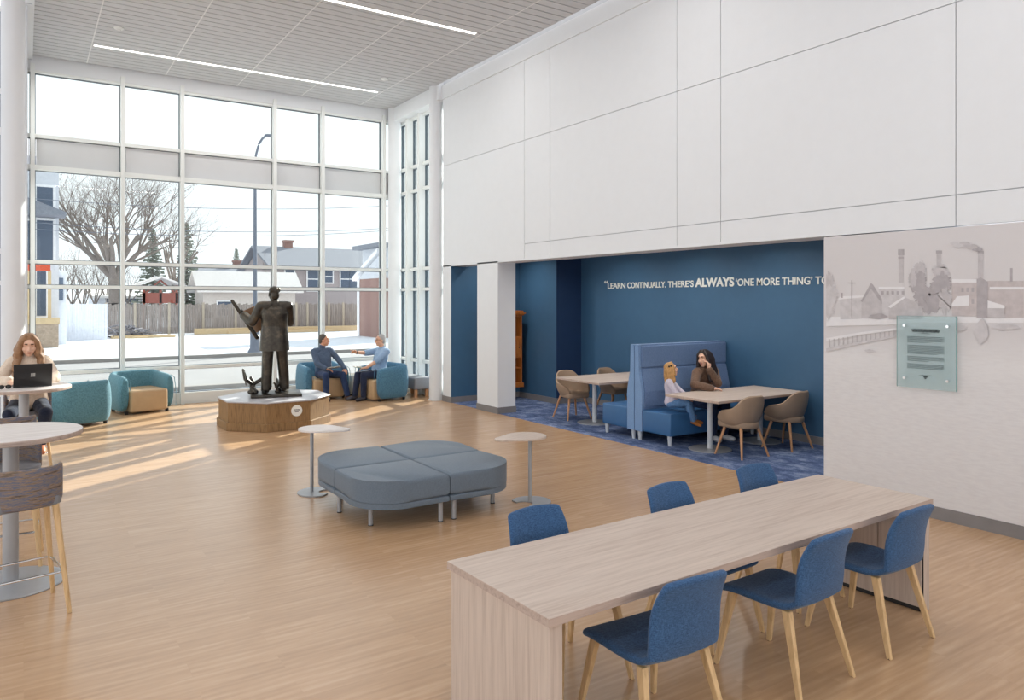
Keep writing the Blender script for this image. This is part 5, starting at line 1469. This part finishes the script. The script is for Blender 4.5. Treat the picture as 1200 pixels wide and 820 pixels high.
wm, kw = figure('seated_woman', 'woman with long light brown hair working at the laptop on the far bar table', 'person', (0.05, 10.42, 0), face(-0.02, -1),
    dict(pelvis=(0, 0.0, 0.87), lean=0.12, yaw=R(2), pitch=R(20), fat=1.12, arm=(0.28, 0.25),
         hand_r=(0.17, 0.42, 1.145), hand_l=(-0.13, 0.46, 1.15), pole_r=(0.8, -0.4, -0.5), pole_l=(-0.8, -0.4, -0.5), hdir_r=(-0.25, 1, -0.12), hdir_l=(0.25, 1, -0.12),
         curl_r=0.5, curl_l=0.5, foot_r=(0.14, 0.22, 0.40), foot_l=(-0.12, 0.22, 0.40), toe_r=(0.1, 1, -0.1), toe_l=(-0.1, 1, -0.1), kpole_r=(0.2, 1, 0.4), kpole_l=(-0.2, 1, 0.4)),
    dict(skin=[SK3, brow_b, dark_eye, lip], hair=plain('light_brown_hair', srgb(150, 112, 80), 0.6, var=0.25, scale=30), top=fabric('cream_knit', srgb(230, 212, 194), srgb(214, 194, 174), 110, fold=0.6),
         pants=fabric('dark_navy_denim', srgb(42, 50, 72), srgb(28, 36, 54), 160, fold=0.4), shoes=plain('orange_tan_shoe', srgb(196, 120, 84), 0.5)),
    female=True, hair=LONG + locks(7, 0.27, 0.03, 0.045, 0.10, 3, 0.018), top=dict(name='sweater', g=0.022, ga=0.022, hem=(0.0, 0.03), collar_part=True), pants=True, shoes='shoe')
# mother leaning on the table
MH = LONG + locks(6, 0.30, 0.026, 0.02, 0.07, 9, 0.006)
mo_, km = figure('seated_mother', 'woman with long dark hair in a brown sweater leaning on the alcove table', 'person', (8.53, 7.80, 0), face(-0.06, -1),
    dict(pelvis=(0, 0.0, 0.55), lean=0.36, yaw=R(-82), pitch=R(10), roll=R(4), side=R(2), shl=0.02,
         cheek_l=(-0.105, 0.07, -0.15), pole_l=(-0.1, 0.6, -1), hdir_l=(0.0, 0.0, 1), palm_l=(0.0, -1, 0), curl_l=0.7,
         hand_r=(0.20, 0.48, 0.775), pole_r=(0.8, 0.1, -0.3), hdir_r=(-0.8, 0.45, 0.0), curl_r=0.4,
         foot_r=(0.10, 0.40, 0.10), foot_l=(-0.10, 0.42, 0.10), kpole_r=(0.1, 1, 0.6), kpole_l=(-0.1, 1, 0.6)),
    dict(skin=[SK3, brow_b, dark_eye, lip], hair=plain('dark_brown_hair', srgb(44, 32, 30), 0.45, var=0.25, scale=30), top=fabric('brown_knit', srgb(124, 98, 82), srgb(98, 76, 62), 110, fold=0.6),
         pants=fabric('navy_denim', srgb(40, 54, 86), srgb(28, 40, 64), 160, fold=0.4), shoes=plain('white_sneaker', srgb(224, 224, 226), 0.6)),
    female=True, hair=MH, top=dict(name='sweater', g=0.018, ga=0.022, hem=(0.02, 0.016), collar_part=True), pants=True, shoes='shoe')
# little girl
GH = [('e', (0, -0.024, 0.048), (0.084, 0.098, 0.088)), ('e', (0, -0.068, -0.03), (0.075, 0.05, 0.11))] + locks(5, 0.20, 0.022, 0.0, -0.02, 12, 0.008) + [('c', [(s * 0.03, -0.09, 0.02), (s * 0.035, -0.105, -0.1), (s * 0.03, -0.11, -0.24)], [0.03, 0.034, 0.02]) for s in (1, -1)]
gs = 0.64
gi, kg = figure('seated_girl', 'little girl with blond hair and tan boots sitting on the banquette edge', 'person', (7.80, 7.66, 0), face(0.62, -0.78),
    dict(pelvis=(0, 0.0, 0.585 / gs), lean=-0.02, yaw=R(12), pitch=R(-8), head=1.32, sw=0.165,
         hand_r=(0.10, 0.34, 0.66 / gs - 0.02), hand_l=(-0.03, 0.40, 0.655 / gs - 0.02), pole_r=(0.8, -0.5, -0.5), pole_l=(-0.8, -0.5, -0.5), hdir_r=(-0.4, 0.8, -0.25), hdir_l=(0.4, 0.8, -0.25),
         foot_r=(0.09, 0.50, 0.35 / gs), foot_l=(-0.05, 0.52, 0.36 / gs), toe_r=(0.15, 0.9, -0.25), toe_l=(0.0, 0.9, -0.15), kpole_r=(0.1, 1, 0.4), kpole_l=(0, 1, 0.4), leg=(0.40, 0.38), bag=0.02),
    dict(skin=[SK3, brow_b, dark_eye, lip], hair=plain('blond_hair', srgb(186, 142, 88), 0.6, var=0.25, scale=30), top=fabric('pale_lilac_sweat', srgb(216, 208, 220), srgb(196, 188, 204), 110, fold=0.5),
         pants=fabric('light_denim', srgb(112, 152, 196), srgb(84, 124, 170), 120, fold=0.4), shoes=plain('tan_suede_boot', srgb(184, 116, 56), 0.8)),
    scale=gs, female=False, hair=GH, top=dict(name='sweatshirt', g=0.02, ga=0.022, hem=(0.0, 0.014), collar_part=True), pants=True, shoes='boot')
b = MB(); b.ell(kg['hd'](0.086, 0.0, 0.075), (0.014, 0.022, 0.03)); b.ell(kg['hd'](0.088, -0.035, 0.07), (0.014, 0.02, 0.026)); b.build('hair_bow', M['black'], gi)

# bronze statue of a standing man seen from behind
BZ = [M['bronze']]
STH = [('e', (0, -0.03, 0.044), (0.080, 0.096, 0.084)), ('e', (0, -0.065, -0.02), (0.072, 0.052, 0.085)), ('e', (0.05, -0.05, 0.06), (0.04, 0.06, 0.05)), ('e', (-0.05, -0.05, 0.06), (0.04, 0.06, 0.05))]
st_, ks = figure('bronze_statue', 'life size bronze statue of a standing man in a long jacket, seen from behind', 'statue', (3.50, 12.52, 0.462), R(-13),
    dict(coat=True, pelvis=(0, 0, 0.97), lean=-0.01, yaw=R(18), pitch=R(4), fat=1.12, sw=0.215,
         hand_l=(-0.47, 0.20, 1.30), pole_l=(-0.1, -0.3, -1), hdir_l=(-0.5, 0.5, 0.35), palm_l=(0.8, 0.3, 0.0), curl_l=1.1,
         hand_r=(0.22, 0.34, 1.18), pole_r=(0.25, -0.6, -1), hdir_r=(-0.5, 0.8, 0.1), palm_r=(-0.6, -0.2, -0.5), curl_r=0.9,
         foot_r=(0.16, 0.06, 0.145), foot_l=(-0.13, -0.02, 0.145), toe_r=(0.35, 1, 0), toe_l=(-0.3, 1, 0), leg=(0.44, 0.42), bag=0.035, kpole_r=(0.1, 1, 0), kpole_l=(-0.1, 1, 0)),
    dict(skin=BZ, hair=M['bronze'], top=M['bronze'], pants=M['bronze'], shoes=M['bronze']), scale=1.03, metal=True, hair=STH,
    top=dict(name='jacket', g=0.024, ga=0.028, coat=-0.17, flat=-0.24, collar=False, collar_part=True, cuff=0.012), pants=True, shoes='shoe')
b = MB()
hl = ks['wr'][-1] + ks['hdir'][-1] * 0.07
ax = V((0.46, 0.05, -0.72)).normalized()
b = MB(); b.cap(hl - ax * 0.24, hl + ax * 0.47, 0.026, 0.036, 10); b.build('rolled_sheet', M['bronze'], st_)
G = [[hl + ax * (-0.02 + 0.42 * i / 5) + V((0.0, 0.03 + 0.03 * math.sin(j * 0.8), 0)) * 1.0 + V((0.22, 0.16, 0.10)) * (j / 6) for j in range(7)] for i in range(6)]
b = MB(); b.slab(G, 0.012); b.build('unrolled_sheet', plain('bronze_sheet', srgb(150, 118, 92), 0.4, 0.5), st_)
b = MB(); b.box((0.02, 0.02, 0.02), (0.78, 0.62, 0.055), None, 0.01, 2); b.build('base_slab', M['bronze'], st_)
def eagle(c, k, a):
    t = MB(); c = V(c); Rz = Matrix.Rotation(a, 3, 'Z')
    def p(x, y, z): return c + Rz @ V((x, y, z)) * k
    t.cap(p(0, 0, 0.07), p(0, 0.05, 0.20), 0.05 * k, 0.04 * k); t.cap(p(0, 0.05, 0.2), p(0, 0.09, 0.25), 0.03 * k, 0.026 * k); t.cap(p(0, 0.11, 0.25), p(0, 0.14, 0.235), 0.012 * k, 0.006 * k)
    t.ell(p(0, 0, 0.03), (0.085 * k, 0.07 * k, 0.05 * k)); t.cap(p(0, -0.03, 0.08), p(0, -0.12, 0.03), 0.03 * k, 0.02 * k)
    for s, P in ((1, [(0.03, 0, 0.17), (0.14, -0.02, 0.23), (0.24, -0.03, 0.34)]), (-1, [(-0.03, 0, 0.17), (-0.13, -0.02, 0.25), (-0.17, -0.03, 0.40)])):
        t.chain([p(*q_) for q_ in P], [0.03 * k, 0.032 * k, 0.02 * k])
        for f in range(5):
            q0 = V(P[1]).lerp(V(P[2]), f / 4); t.cap(p(*q0), p(q0.x + s * 0.01, q0.y - 0.05, q0.z - 0.09 + 0.01 * f), 0.018 * k, 0.01 * k)
    return t
fuse(eagle((-0.33, 0.0, 0.04), 1.0, R(20)), 'bronze_eagle', 0.008, BZ, st_, 1)
fuse(eagle((0.055, 0.06, 0.04), 0.62, R(100)), 'small_bronze_bird', 0.007, BZ, st_, 1)
